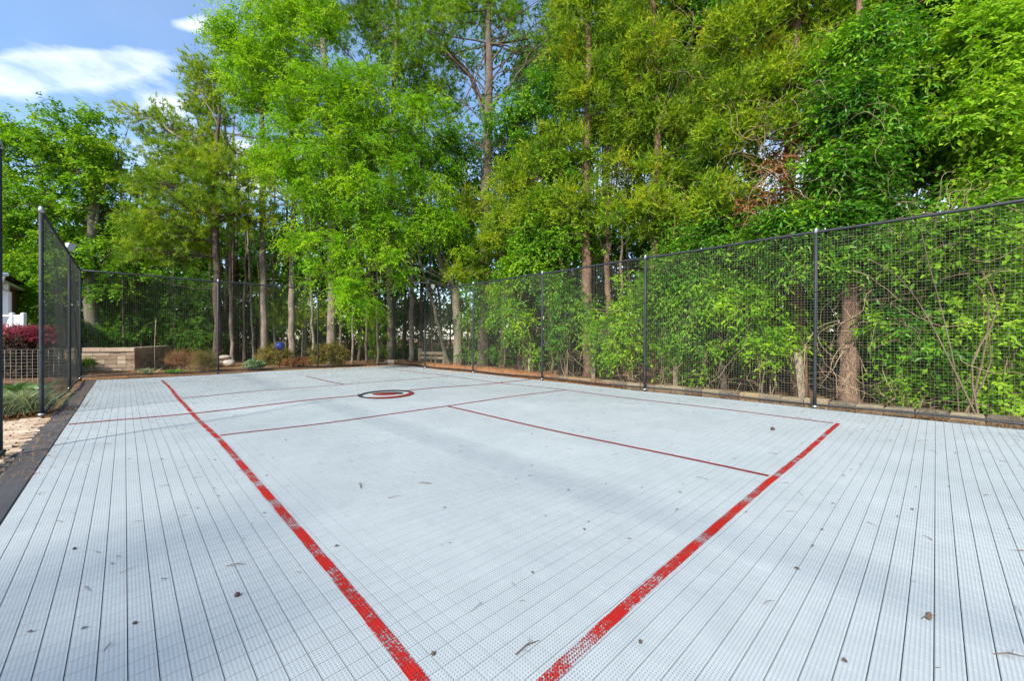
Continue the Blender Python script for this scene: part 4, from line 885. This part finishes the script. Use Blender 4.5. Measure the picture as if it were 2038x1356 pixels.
def t_back():
    def go(label, u, z, es, T, r, nsub, leaf='wood', L=.14, Wd=.07):
        c = Crown(True); e = [ell(a, b, ra, rb, z + rng.normal(0, .5)) for a, b, ra, rb in es]; c.fill(e, nsub, .42, 16, .5, 8, L, Wd, .35, .5, .1, 'far', twr=.006, zflat=.6)
        tree('background_tree', label, 'tree', WOODS, col(u, z, T), r, r * .35, M['dark_bark'], M[leaf], c, [], 2, 3, 1.15, .05, .06, .4)
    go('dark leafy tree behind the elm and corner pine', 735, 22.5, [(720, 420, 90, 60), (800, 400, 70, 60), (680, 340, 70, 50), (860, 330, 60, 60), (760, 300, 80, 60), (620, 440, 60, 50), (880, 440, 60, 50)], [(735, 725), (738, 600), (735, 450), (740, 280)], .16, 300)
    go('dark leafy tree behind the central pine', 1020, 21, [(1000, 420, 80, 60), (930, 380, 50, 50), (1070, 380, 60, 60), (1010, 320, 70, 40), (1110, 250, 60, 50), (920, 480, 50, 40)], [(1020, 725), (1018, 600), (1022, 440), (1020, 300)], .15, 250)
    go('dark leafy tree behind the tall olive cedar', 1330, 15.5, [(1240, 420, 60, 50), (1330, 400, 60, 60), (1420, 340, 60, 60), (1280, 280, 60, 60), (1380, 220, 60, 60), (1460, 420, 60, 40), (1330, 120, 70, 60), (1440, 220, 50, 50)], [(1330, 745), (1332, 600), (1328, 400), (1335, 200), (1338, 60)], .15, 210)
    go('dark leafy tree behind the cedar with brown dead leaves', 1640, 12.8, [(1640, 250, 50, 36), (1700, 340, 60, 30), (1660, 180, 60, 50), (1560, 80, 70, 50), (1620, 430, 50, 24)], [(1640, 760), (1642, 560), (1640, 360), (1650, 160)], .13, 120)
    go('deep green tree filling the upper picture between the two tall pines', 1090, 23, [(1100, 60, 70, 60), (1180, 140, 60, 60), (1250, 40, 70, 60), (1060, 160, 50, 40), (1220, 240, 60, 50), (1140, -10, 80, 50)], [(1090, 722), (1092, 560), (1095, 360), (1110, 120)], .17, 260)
t_back()
def t_hard():
    def go(name, label, u, off, es, T, r, leaf, nsub, L, Wd, lim=(), K=8, ntw=13, tl=.40, bark='dark_bark', zz=None, droop=.35, dead=2):
        z = zf(u) + off; c = Crown(True); e = [ell(a, b, ra, rb, z + dz) for a, b, ra, rb, dz in es]
        c.fill(e, nsub, .30, ntw, tl, K, L, Wd, droop, .5, .1, twr=.0035, zflat=.6)
        T = col(u, z, T); return tree(name, label, 'tree', WOODS, T, r, r * .3, M[bark], M[leaf], c, [(at(a, b, z + d1), at(a2, b2, z + d2), rr) for a, b, d1, a2, b2, d2, rr in lim], dead, 3, 1.25, .03, .06, .3)
    go('hardwood_tree', 'broad dark-green tree overhanging the near end of the right fence', 1850, 1.9, [(1830, 200, 110, 70, 0), (1930, 110, 100, 80, 0), (1760, 110, 70, 60, .3), (2010, 230, 70, 90, -.3), (1880, 310, 90, 50, 0), (1790, 300, 60, 40, .2), (1980, 20, 100, 60, 0), (1860, -10, 100, 60, 0), (1990, 340, 60, 45, -.4)],
       [(1850, 850), (1846, 700), (1850, 540), (1858, 380), (1870, 220), (1880, 60)], .11, 'hard', 560, .11, .05, [(1640, 480, .4, 1750, 270, .2, .075), (1750, 270, .2, 1900, 210, 0, .05), (1850, 500, 0, 1960, 180, 0, .05)])
    go('hardwood_tree', 'lime-leaved tree spilling in at the upper right frame corner', 2010, 1.1, [(2000, 130, 50, 60, 0), (1960, 230, 50, 30, 0), (2030, 300, 40, 50, 0), (1940, 60, 50, 30, .2), (1985, 380, 40, 24, 0)],
       [(2030, 880), (2034, 700), (2036, 540), (2032, 380), (2020, 220), (2000, 80)], .06, 'lime', 150, .10, .05)
    go('hardwood_tree', 'leafy green tree wrapped in vines with a thick brown trunk at the near right', 1690, .75, [(1640, 440, 70, 36, 0), (1740, 430, 70, 40, 0), (1700, 520, 70, 26, -.1), (1600, 500, 50, 26, 0), (1680, 360, 60, 36, .2), (1560, 450, 50, 30, .3), (1730, 250, 50, 40, -.1), (1690, 200, 50, 50, -.25), (1680, 320, 50, 36, -.25), (1720, 90, 50, 50, -.2)],
       [(1690, 830), (1688, 700), (1692, 560), (1694, 420), (1700, 280), (1712, 130), (1708, -60)], .155, 'hard', 360, .10, .045, bark='cedar_bark', dead=12)
    go('hardwood_tree', 'bright leafy tree with drooping sprays left of the nearest fence post in view', 1440, 1.0, [(1460, 520, 80, 40, 0), (1400, 480, 70, 40, .2), (1520, 560, 60, 40, -.1), (1390, 580, 60, 45, 0), (1470, 430, 70, 36, .3), (1340, 560, 50, 40, 0)],
       [(1440, 800), (1436, 680), (1446, 560), (1440, 440), (1446, 330), (1440, 200)], .07, 'hard', 180, .095, .04)
    go('hardwood_tree', 'vine-draped green tree left of the thick cedar trunk', 1110, 1.8, [(1100, 420, 50, 40, -.3), (1130, 480, 70, 40, -.3), (1075, 490, 50, 36, 0), (1040, 530, 60, 30, 0), (1130, 340, 30, 40, -.5)],
       [(1112, 770), (1116, 650), (1108, 520), (1112, 400), (1120, 300)], .08, 'maple', 260, .10, .06)
    go('hardwood_tree', 'tall leafy tree with bare fork reaching above the two middle fence posts', 1400, 3.0, [(1420, 60, 80, 70, 0), (1380, 330, 50, 36, 0), (1460, 140, 50, 50, 0), (1350, 40, 50, 60, 0), (1500, 20, 70, 50, .4), (1240, 130, 40, 60, 1)],
       [(1400, 780), (1398, 600), (1402, 420), (1396, 280), (1380, 120), (1385, -60)], .13, 'hard', 300, .11, .055, [(1400, 350, 0, 1470, 120, 0, .05), (1402, 420, 0, 1350, 180, 0, .05)])
    go('hardwood_tree', 'grey-limbed leafy tree between the central pine and thick cedar', 1180, 4.2, [(1160, 130, 50, 60, 0), (1080, 200, 60, 50, 0), (1010, 240, 50, 40, 1), (1240, 60, 60, 60, 0), (900, 300, 50, 40, 2), (1060, 300, 50, 40, .5), (1220, 260, 50, 50, 0)],
       [(1180, 760), (1176, 560), (1172, 380), (1165, 200), (1160, 60), (1158, -80)], .12, 'hard', 260, .12, .06, bark='grey_bark')
t_hard()
# --- shrubs, saplings and creepers behind the right fence
UG = 'leafy shrubs behind the right net fence'
def shrub(name, label, cat, u, off, es, leaf, nsub, L, Wd, stems=5, K=7, ntw=11, tl=.32, droop=.35, group=None, z=None, mode='leaf', sr=.22, gz0=-.05, up=.1, twr=.0035, bark='twig'):
    c = Crown(z is None); z = z or zf(u) + off; e = [ell(a, b, ra, rb, z + dz) for a, b, ra, rb, dz in es]
    c.fill(e, nsub if z < 9.9e9 and group != UG else int(nsub * .40), sr, ntw, tl, K, L * (1.12 if group == UG else 1), Wd * (1.12 if group == UG else 1), droop, .5, up, mode, twr=twr)
    b = at(u, 672, z); root = thing(name, label, cat, (b[0], b[1], 0), group); mb = MB()
    cs = [x[0] for x in e]
    for k in range(stems):
        t = cs[k % len(cs)] + rng.normal(0, .12, 3); a = np.array([b[0] + rng.normal(0, .10), b[1] + rng.normal(0, .10), gz0])
        limb(mb, a, t, .010 + .007 * rng.random(), .004, .10, 9, 5, .10)
    for C0, C in c.sub:
        for q in C[::4]:
            s0 = cs[int(np.argmin(np.linalg.norm(np.array(cs) - q, axis=1)))]; limb(mb, s0 + rng.normal(0, .05, 3), q, .007, .003, .05, 5, 4)
    mb.build('stems', M[bark], root); 
    if c.wood.n: tag(c.wood.build('twigs', M['twig'], root), kind='stuff')
    c.leaf.build('foliage', leaf if not isinstance(leaf, str) else M[leaf], root); return root
UG = 'leafy shrubs behind the right net fence'
shrub('leafy_shrub', 'lime-green shrub against the net at the right frame edge', 'shrub', 1990, .7, [(1985, 650, 50, 45, 0), (2010, 740, 45, 45, 0), (1960, 560, 60, 40, 0), (2020, 500, 40, 50, 0), (2030, 620, 40, 60, 0), (2020, 810, 40, 30, 0)], 'lime', 260, .075, .045, group=UG)
shrub('leafy_shrub', 'star-leaved creeper shrub in the middle of the nearest fence bay', 'shrub', 1850, .8, [(1850, 570, 60, 30, 0), (1800, 650, 50, 25, 0), (1840, 700, 60, 26, 0), (1900, 600, 50, 36, 0), (1800, 500, 70, 32, 0), (1890, 490, 60, 36, .1)], 'hard', 170, .12, .045, group=UG, K=8)
shrub('leafy_shrub', 'low pale-leaved shrub at the foot of the nearest fence bay', 'shrub', 1820, .6, [(1810, 765, 60, 22, 0), (1890, 780, 50, 22, 0), (1940, 790, 40, 26, 0)], 'maple', 80, .07, .04, group=UG)
shrub('leafy_shrub', 'green vine mass on the rail at the top of the nearest fence bay', 'shrub', 1930, .25, [(1930, 450, 60, 24, 0), (1850, 470, 60, 22, 0), (2000, 430, 50, 36, 0), (1770, 480, 50, 20, 0)], 'maple', 150, .085, .06, group=UG)
shrub('leafy_shrub', 'bright shoots just left of the nearest fence post in view', 'shrub', 1520, .7, [(1520, 660, 50, 25, 0), (1540, 690, 40, 20, 0), (1480, 600, 60, 36, 0), (1570, 640, 40, 25, 0)], 'elm', 110, .09, .04, group=UG)
shrub('leafy_shrub', 'leafy shrub under the leaning sprays left of the old wooden post', 'shrub', 1440, 1.0, [(1440, 640, 70, 36, 0), (1390, 690, 50, 30, 0), (1470, 710, 50, 26, 0), (1350, 640, 50, 36, 0)], 'hard', 150, .085, .035, group=UG)
shrub('leafy_shrub', 'yellow-green shrub filling the bay right of the thick cedar trunk', 'shrub', 1250, .8, [(1250, 640, 60, 26, 0), (1200, 665, 50, 25, 0), (1260, 580, 45, 36, 0), (1160, 650, 40, 26, 0), (1230, 700, 50, 26, 0)], 'elm', 190, .09, .036, group=UG)
shrub('leafy_shrub', 'light-green shrub spilling over the net beside the third fence post', 'shrub', 1320, .6, [(1320, 600, 45, 30, 0), (1330, 680, 40, 26, 0), (1310, 540, 36, 26, 0), (1380, 740, 40, 22, .2)], 'maple', 140, .085, .04, group=UG)
shrub('leafy_shrub', 'green shrub in front of the thick cedar trunk base', 'shrub', 1130, .9, [(1130, 620, 45, 36, 0), (1100, 670, 36, 30, 0), (1090, 570, 30, 40, 0), (1150, 600, 36, 25, 0)], 'hard', 150, .085, .04, group=UG)
shrub('leafy_shrub', 'bright shoot over the short hidden wooden post', 'shrub', 1055, .9, [(1055, 715, 22, 16, 0), (1030, 640, 36, 30, .4), (1010, 590, 30, 30, .6)], 'elm', 80, .09, .04, group=UG)
shrub('leafy_shrub', 'small leafy plant right of the central pine base', 'shrub', 1000, 1.5, [(1005, 690, 30, 30, 0), (990, 620, 30, 40, .3), (1020, 660, 26, 30, 0)], 'hard', 90, .085, .04, group=UG)
shrub('leafy_shrub', 'green spray between the curved pale trunk and central pine', 'shrub', 935, 1.2, [(935, 705, 16, 16, 0), (930, 640, 22, 30, .3), (940, 580, 20, 30, .3)], 'hard', 60, .085, .04, group=UG)
FAR = 'shrubs behind the far net fence'
shrub('rounded_shrub', 'rounded olive shrub behind the blue gazing ball', 'shrub', 545, 0, [(543, 706, 26, 20, 0), (562, 712, 18, 16, .2)], 'olive', 230, .04, .022, 9, 8, 12, .14, .1, FAR, 16.2, sr=.10, up=.3)
shrub('rounded_shrub', 'olive shrub with russet tips right of a far fence post', 'shrub', 650, 0, [(635, 706, 22, 18, 0), (660, 704, 22, 20, .2), (678, 706, 16, 18, .3)], 'olive', 230, .04, .022, 9, 8, 12, .14, .1, FAR, 15.8, sr=.10, up=.3)
shrub('rounded_shrub', 'low russet shrub behind the foot of a far fence post', 'shrub', 600, 0, [(598, 722, 22, 9, 0), (580, 726, 14, 7, 0)], 'brownleaf', 110, .04, .022, 6, 7, 11, .12, .1, FAR, 15.8, sr=.08, up=.3)
shrub('dry_bush', 'brown dry bush right of the block wall', 'shrub', 366, 0, [(366, 714, 24, 12, 0), (350, 720, 14, 8, 0)], 'brownleaf', 70, .035, .015, 12, 5, 16, .20, .0, FAR, 14.4, sr=.12, up=.5)
shrub('dry_bush', 'twiggy olive bush left of the second far fence post', 'shrub', 402, 0, [(402, 718, 24, 12, 0), (415, 724, 14, 8, 0)], 'olive', 70, .035, .015, 12, 5, 16, .20, .0, FAR, 13.6, sr=.12, up=.5)
shrub('flowering_plant', 'low white-flowered plant at the foot of the pale pine trunk', 'plant', 508, 0, [(508, 728, 15, 7, 0), (498, 727, 9, 5, 0)], 'variegated', 90, .06, .04, 6, 7, 9, .10, .1, FAR, 14.3, sr=.06, up=.3)
shrub('small_plant', 'small green weed growing from the block wall', 'plant', 178, 0, [(178, 722, 7, 5, 0)], 'maple', 24, .05, .03, 4, 6, 8, .09, .2, FAR, 12.6, sr=.05)
# dark screen of shrubs behind the wall
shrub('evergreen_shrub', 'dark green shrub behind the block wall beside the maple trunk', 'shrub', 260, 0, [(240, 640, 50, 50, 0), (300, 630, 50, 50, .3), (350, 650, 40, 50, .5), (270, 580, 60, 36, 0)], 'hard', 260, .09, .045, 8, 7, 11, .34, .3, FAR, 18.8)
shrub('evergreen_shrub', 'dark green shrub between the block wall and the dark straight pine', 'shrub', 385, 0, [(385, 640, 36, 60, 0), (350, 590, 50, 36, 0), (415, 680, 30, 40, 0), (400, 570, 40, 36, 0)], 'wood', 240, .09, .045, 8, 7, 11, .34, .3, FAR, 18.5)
shrub('evergreen_shrub', 'young pine with drooping yellow-green needles by the blue ball', 'shrub', 560, 0, [(560, 620, 40, 26, 0), (600, 640, 36, 26, 0), (540, 580, 30, 26, 0), (640, 620, 30, 26, 0)], 'pine', 90, .18, .014, 5, 22, 7, .3, .2, FAR, 18.2, mode='tuft')
shrub('evergreen_shrub', 'thin olive young pine between the corner pine and shrub row', 'shrub', 735, 0, [(735, 640, 40, 30, 0), (760, 680, 30, 26, 0), (700, 600, 30, 30, 0)], 'pine_dark', 80, .18, .014, 5, 22, 7, .3, .2, FAR, 18.6, mode='tuft')
# left: hedge, hosta, grasses
shrub('hedge', 'hedge with crimson top above plum foliage by the gate gap', 'hedge', 45, 0, [(45, 667, 60, 9, 0), (-30, 667, 60, 9, 0), (95, 670, 14, 8, 0)], 'redleaf', 330, .05, .03, 8, 7, 12, .16, .0, None, 11.3, sr=.10, up=.5)
def hedge_body():
    h = [o for o in bpy.data.objects if o.name.startswith('hedge')][0]; c = Crown()
    c.fill([ell(45, 692, 70, 26, 11.3, .7), ell(-40, 692, 70, 26, 11.3, .7), ell(45, 735, 70, 26, 11.4, .6), ell(-40, 735, 70, 26, 11.4, .6)], 330, .14, 12, .18, 7, .055, .032, .1, .5, .1)
    c.leaf.build('lower_foliage', M['plum'], h); tag(c.wood.build('twigs', M['twig'], h), kind='stuff')
hedge_body()
def blades(name, label, cat, p, n, L, Wd, mat, lean=.5, spread=.12, group=None):
    mb = MB(); p = np.array(p, float); an = rng.uniform(0, 6.3, n); P = p + np.c_[rng.normal(0, spread, n), rng.normal(0, spread, n), np.zeros(n)]
    D = nrm(np.c_[np.cos(an) * lean, np.sin(an) * lean, np.ones(n)] + rng.normal(0, .15, (n, 3))); Ls = L * rng.uniform(.6, 1.2, n); v = rng.random(n)
    S = nrm(np.cross(D, rng.normal(size=(n, 3)))); O = nrm(np.c_[np.cos(an), np.sin(an), 0 * an])
    V = np.stack([P - S * Wd / 2, P + S * Wd / 2, P + D * Ls[:, None] * .55 + S * Wd * .6, P + D * Ls[:, None] * .55 - S * Wd * .6, P + D * Ls[:, None] * .9 + O * Ls[:, None] * lean * .35 - [0, 0, .08 * L]], 1)
    b = np.arange(n)[:, None] * 5; mb.add(V.reshape(-1, 3), b + np.array([[0, 1, 2, 3]]), b + np.array([[3, 2, 4]]), 0.5); mb.qa = [v]; mb.ta = [v]
    return tag(mb.build(name, M[mat]), label, cat, group)
blades('hosta', 'hosta with cream-edged leaves in front of the wire panel', 'plant', (-2.12, 10.7, -.03), 110, .42, .075, 'variegated', .9, .12)
blades('grass_clump', 'grey-green lavender-like clump beside the gap fence post', 'plant', (-1.92, 8.75, -.03), 900, .42, .008, 'lavender', .6, .17)
blades('grass_clump', 'grey-green clump at the left frame edge beside the pavers', 'plant', (-2.32, 8.6, -.03), 900, .40, .008, 'lavender', .6, .18)
blades('grass_tuft', 'green grass tuft in front of the wall corner by the stake', 'plant', (-.22, 15.9, -.03), 130, .26, .012, 'lavender', .7, .07)
blades('grass_tuft', 'spreading grass tuft between the stake and second far fence post', 'plant', (.42, 15.75, -.03), 150, .20, .012, 'hard', .9, .12)
# ------------------------------------------------------------------ vines and tangles of dead twigs
def tangle(name, label, u0, u1, v0, v1, off, n, r=.006, mat='dead_twig', hang=.3, step=.085, length=16, group=None):
    mb = MB()
    for _ in range(int(n * .8)):
        u = rng.uniform(u0, u1); v = rng.uniform(v0, v1); p = at(u, v, zf(u) + off + rng.normal(0, .25)); d = nrm(rng.normal(size=3) * [.7, .7, 1.0]); pts = [p]; cv = rng.normal(0, .22, 3)
        for k in range(int(length * rng.uniform(.5, 1.2))):
            cv = cv * .6 + rng.normal(0, .22, 3); d = nrm(d + cv + [0, 0, -hang * .2]); p = p + d * step
            if p[2] < -.02: break
            if p[0] < FX + .08 and p[1] < FY: d[0] = abs(d[0]); cv[0] = abs(cv[0]); p[0] = FX + .08
            pts.append(p)
        if len(pts) > 3: rr = r * rng.uniform(.25, .8); mb.tube(pts, np.linspace(rr, rr * .5, len(pts)), 4, False)
    o = mb.build(name, M[mat], None, True); return tag(o, label, 'vine', group)
VG = 'bare vines hanging behind the right fence'
tangle('bare_vine', 'tangle of pale bare vines on the thick brown trunk', 1660, 1730, 520, 800, .55, 60, .009, group=VG)
tangle('bare_vine', 'pale bare vines looping through the nearest fence bay', 1720, 1990, 520, 820, .7, 60, .009, group=VG)
tangle('bare_vine', 'pale dead stems along the foot of the fence right of the third post', 1290, 1600, 680, 780, .7, 90, .006, hang=.8, group=VG)
tangle('bare_vine', 'pale dead stems along the foot of the fence left of the third post', 1080, 1290, 660, 760, .8, 80, .006, hang=.8, group=VG)
tangle('bare_vine', 'brown tangle of twigs around the upper cedar trunk by the gap of sky', 1480, 1690, 180, 460, .7, 190, .007, step=.11, group=VG)
tangle('bare_vine', 'wiry tangle of dead vine draped over the nearest stretch of rail', 1780, 1960, 400, 470, .4, 60, .005, group=VG)
tangle('bare_vine', 'grey twig tangle high in the cedars', 1300, 1800, 0, 180, 1.2, 90, .005, step=.15, group=VG)
tangle('bare_vine', 'wiry twigs in the lower cedar branches above the middle posts', 1060, 1320, 330, 520, 1.0, 70, .005, group=VG)
c = Crown(); c.fill([ell(1570, 400, 22, 60, zf(1570) + .9, .3), ell(1545, 340, 30, 30, zf(1545) + .9, .3), ell(1530, 430, 36, 18, zf(1530) + .9, .3), ell(1600, 480, 26, 22, zf(1600) + .9, .3), ell(1580, 300, 30, 40, zf(1570) + .8, .3), ell(1500, 400, 40, 24, zf(1530) + .8, .3)], 90, .14, 5, .2, 4, .075, .05, .3)
dl = c.leaf.build('dead_leaf_cluster', M['brownleaf']); tag(dl, 'cluster of dry orange-brown leaves hanging on the cedar trunk above the rail', 'leaves', kind='stuff')
# ------------------------------------------------------------------ distant woodland behind everything
def woodland():
    mb = MB(); wood = MB(); lf = Crown()
    es = []
    for u in range(-60, 2300, 46):
        z = (zf(u) if u > 0 else 13) + rng.uniform(6.5, 10) + (3 if u < 800 else 0)
        top = 520 if u < 250 else (470 if u < 900 else 500)
        for v in np.arange(top, 735, 42): es.append(ell(u + rng.normal(0, 12), v + rng.normal(0, 8), 34, 26, z + rng.normal(0, .8)))
    lf.fill(es, 2000, .42, 9, .5, 7, .16, .095, .3, .4, .0, 'far', wood=False)
    es = []
    for u in range(250, 2300, 60):
        z = (zf(u) if u > 0 else 13) + rng.uniform(8, 12) + (3 if u < 800 else 0)
        for v in np.arange(40 if u > 650 else 330, 480, 70): es.append(ell(u + rng.normal(0, 16), v + rng.normal(0, 14), 40, 36, z))
    lf.fill(es, 1150, .45, 8, .5, 7, .16, .085, .3, .4, .0, 'far', wood=True, twr=.008)
    es = []
    for u in range(-200, 2500, 50):
        z = (zf(u) if u > 0 else 13) + rng.uniform(3.8, 6.5) + (2.5 if u < 800 else 0)
        for v in ((500, 550, 600, 650, 700) if 250 < u < 950 else (560, 610, 660, 710)): es.append(ell(u + rng.normal(0, 14), v + rng.normal(0, 12), 36, 30, z + rng.normal(0, .8)))
    lf.fill(es, 1500, .36, 10, .42, 7, .14, .08, .3, .4, .0, 'far', wood=True, twr=.006)
    es = []
    for u in range(-400, 2700, 90):
        for v in (470, 530, 590, 640): es.append(ell(u, v + rng.normal(0, 8), 80, 42, 34 + rng.uniform(-3, 3)))
    lf.fill(es, 1500, 1.0, 9, .9, 6, .45, .30, .3, .4, .0, 'far', wood=False)
    for k in range(110):
        u = rng.uniform(200, 1700); z = zf(u) + rng.uniform(5, 12); b = at(u, 672, z); r = rng.uniform(.03, .10)
        mb.tube([(b[0], b[1], -.1), (b[0] + rng.normal(0, .1), b[1] + rng.normal(0, .1), 3), (b[0] + rng.normal(0, .3), b[1] + rng.normal(0, .3), 9)], [r, r * .8, r * .4], 6, False)
    root = bpy.data.objects.new('woodland', None); COL.objects.link(root); tag(root, 'shaded woodland mass far behind the fences', 'woodland', kind='stuff')
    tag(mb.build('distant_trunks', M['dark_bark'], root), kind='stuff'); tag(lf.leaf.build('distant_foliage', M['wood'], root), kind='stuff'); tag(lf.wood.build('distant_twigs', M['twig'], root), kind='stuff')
woodland()

# a garden tree out of view on the left, whose thin crown dapples the lower left of the court
c = Crown(); A_ = lambda x, y, z, r: (np.array([x, y, z], float), np.eye(3) * r)
c.fill([A_(-7.7, -2.4, 5.2, 1.2), A_(-7.3, -.8, 5.0, 1.0), A_(-8.0, -3.8, 4.8, 1.1)], 26, .20, 7, .45, 7, .14, .09, .2)
tree('garden_tree', 'small leafy garden tree beside the left fence, out of the picture', 'tree', None, [np.array(q, float) for q in ((-7.3, -.8, -.1), (-7.25, -.8, 1.5), (-7.2, -.7, 3.2), (-7.1, -.6, 5.0))], .11, .04, M['grey_bark'], M['maple'], c, [], 0)
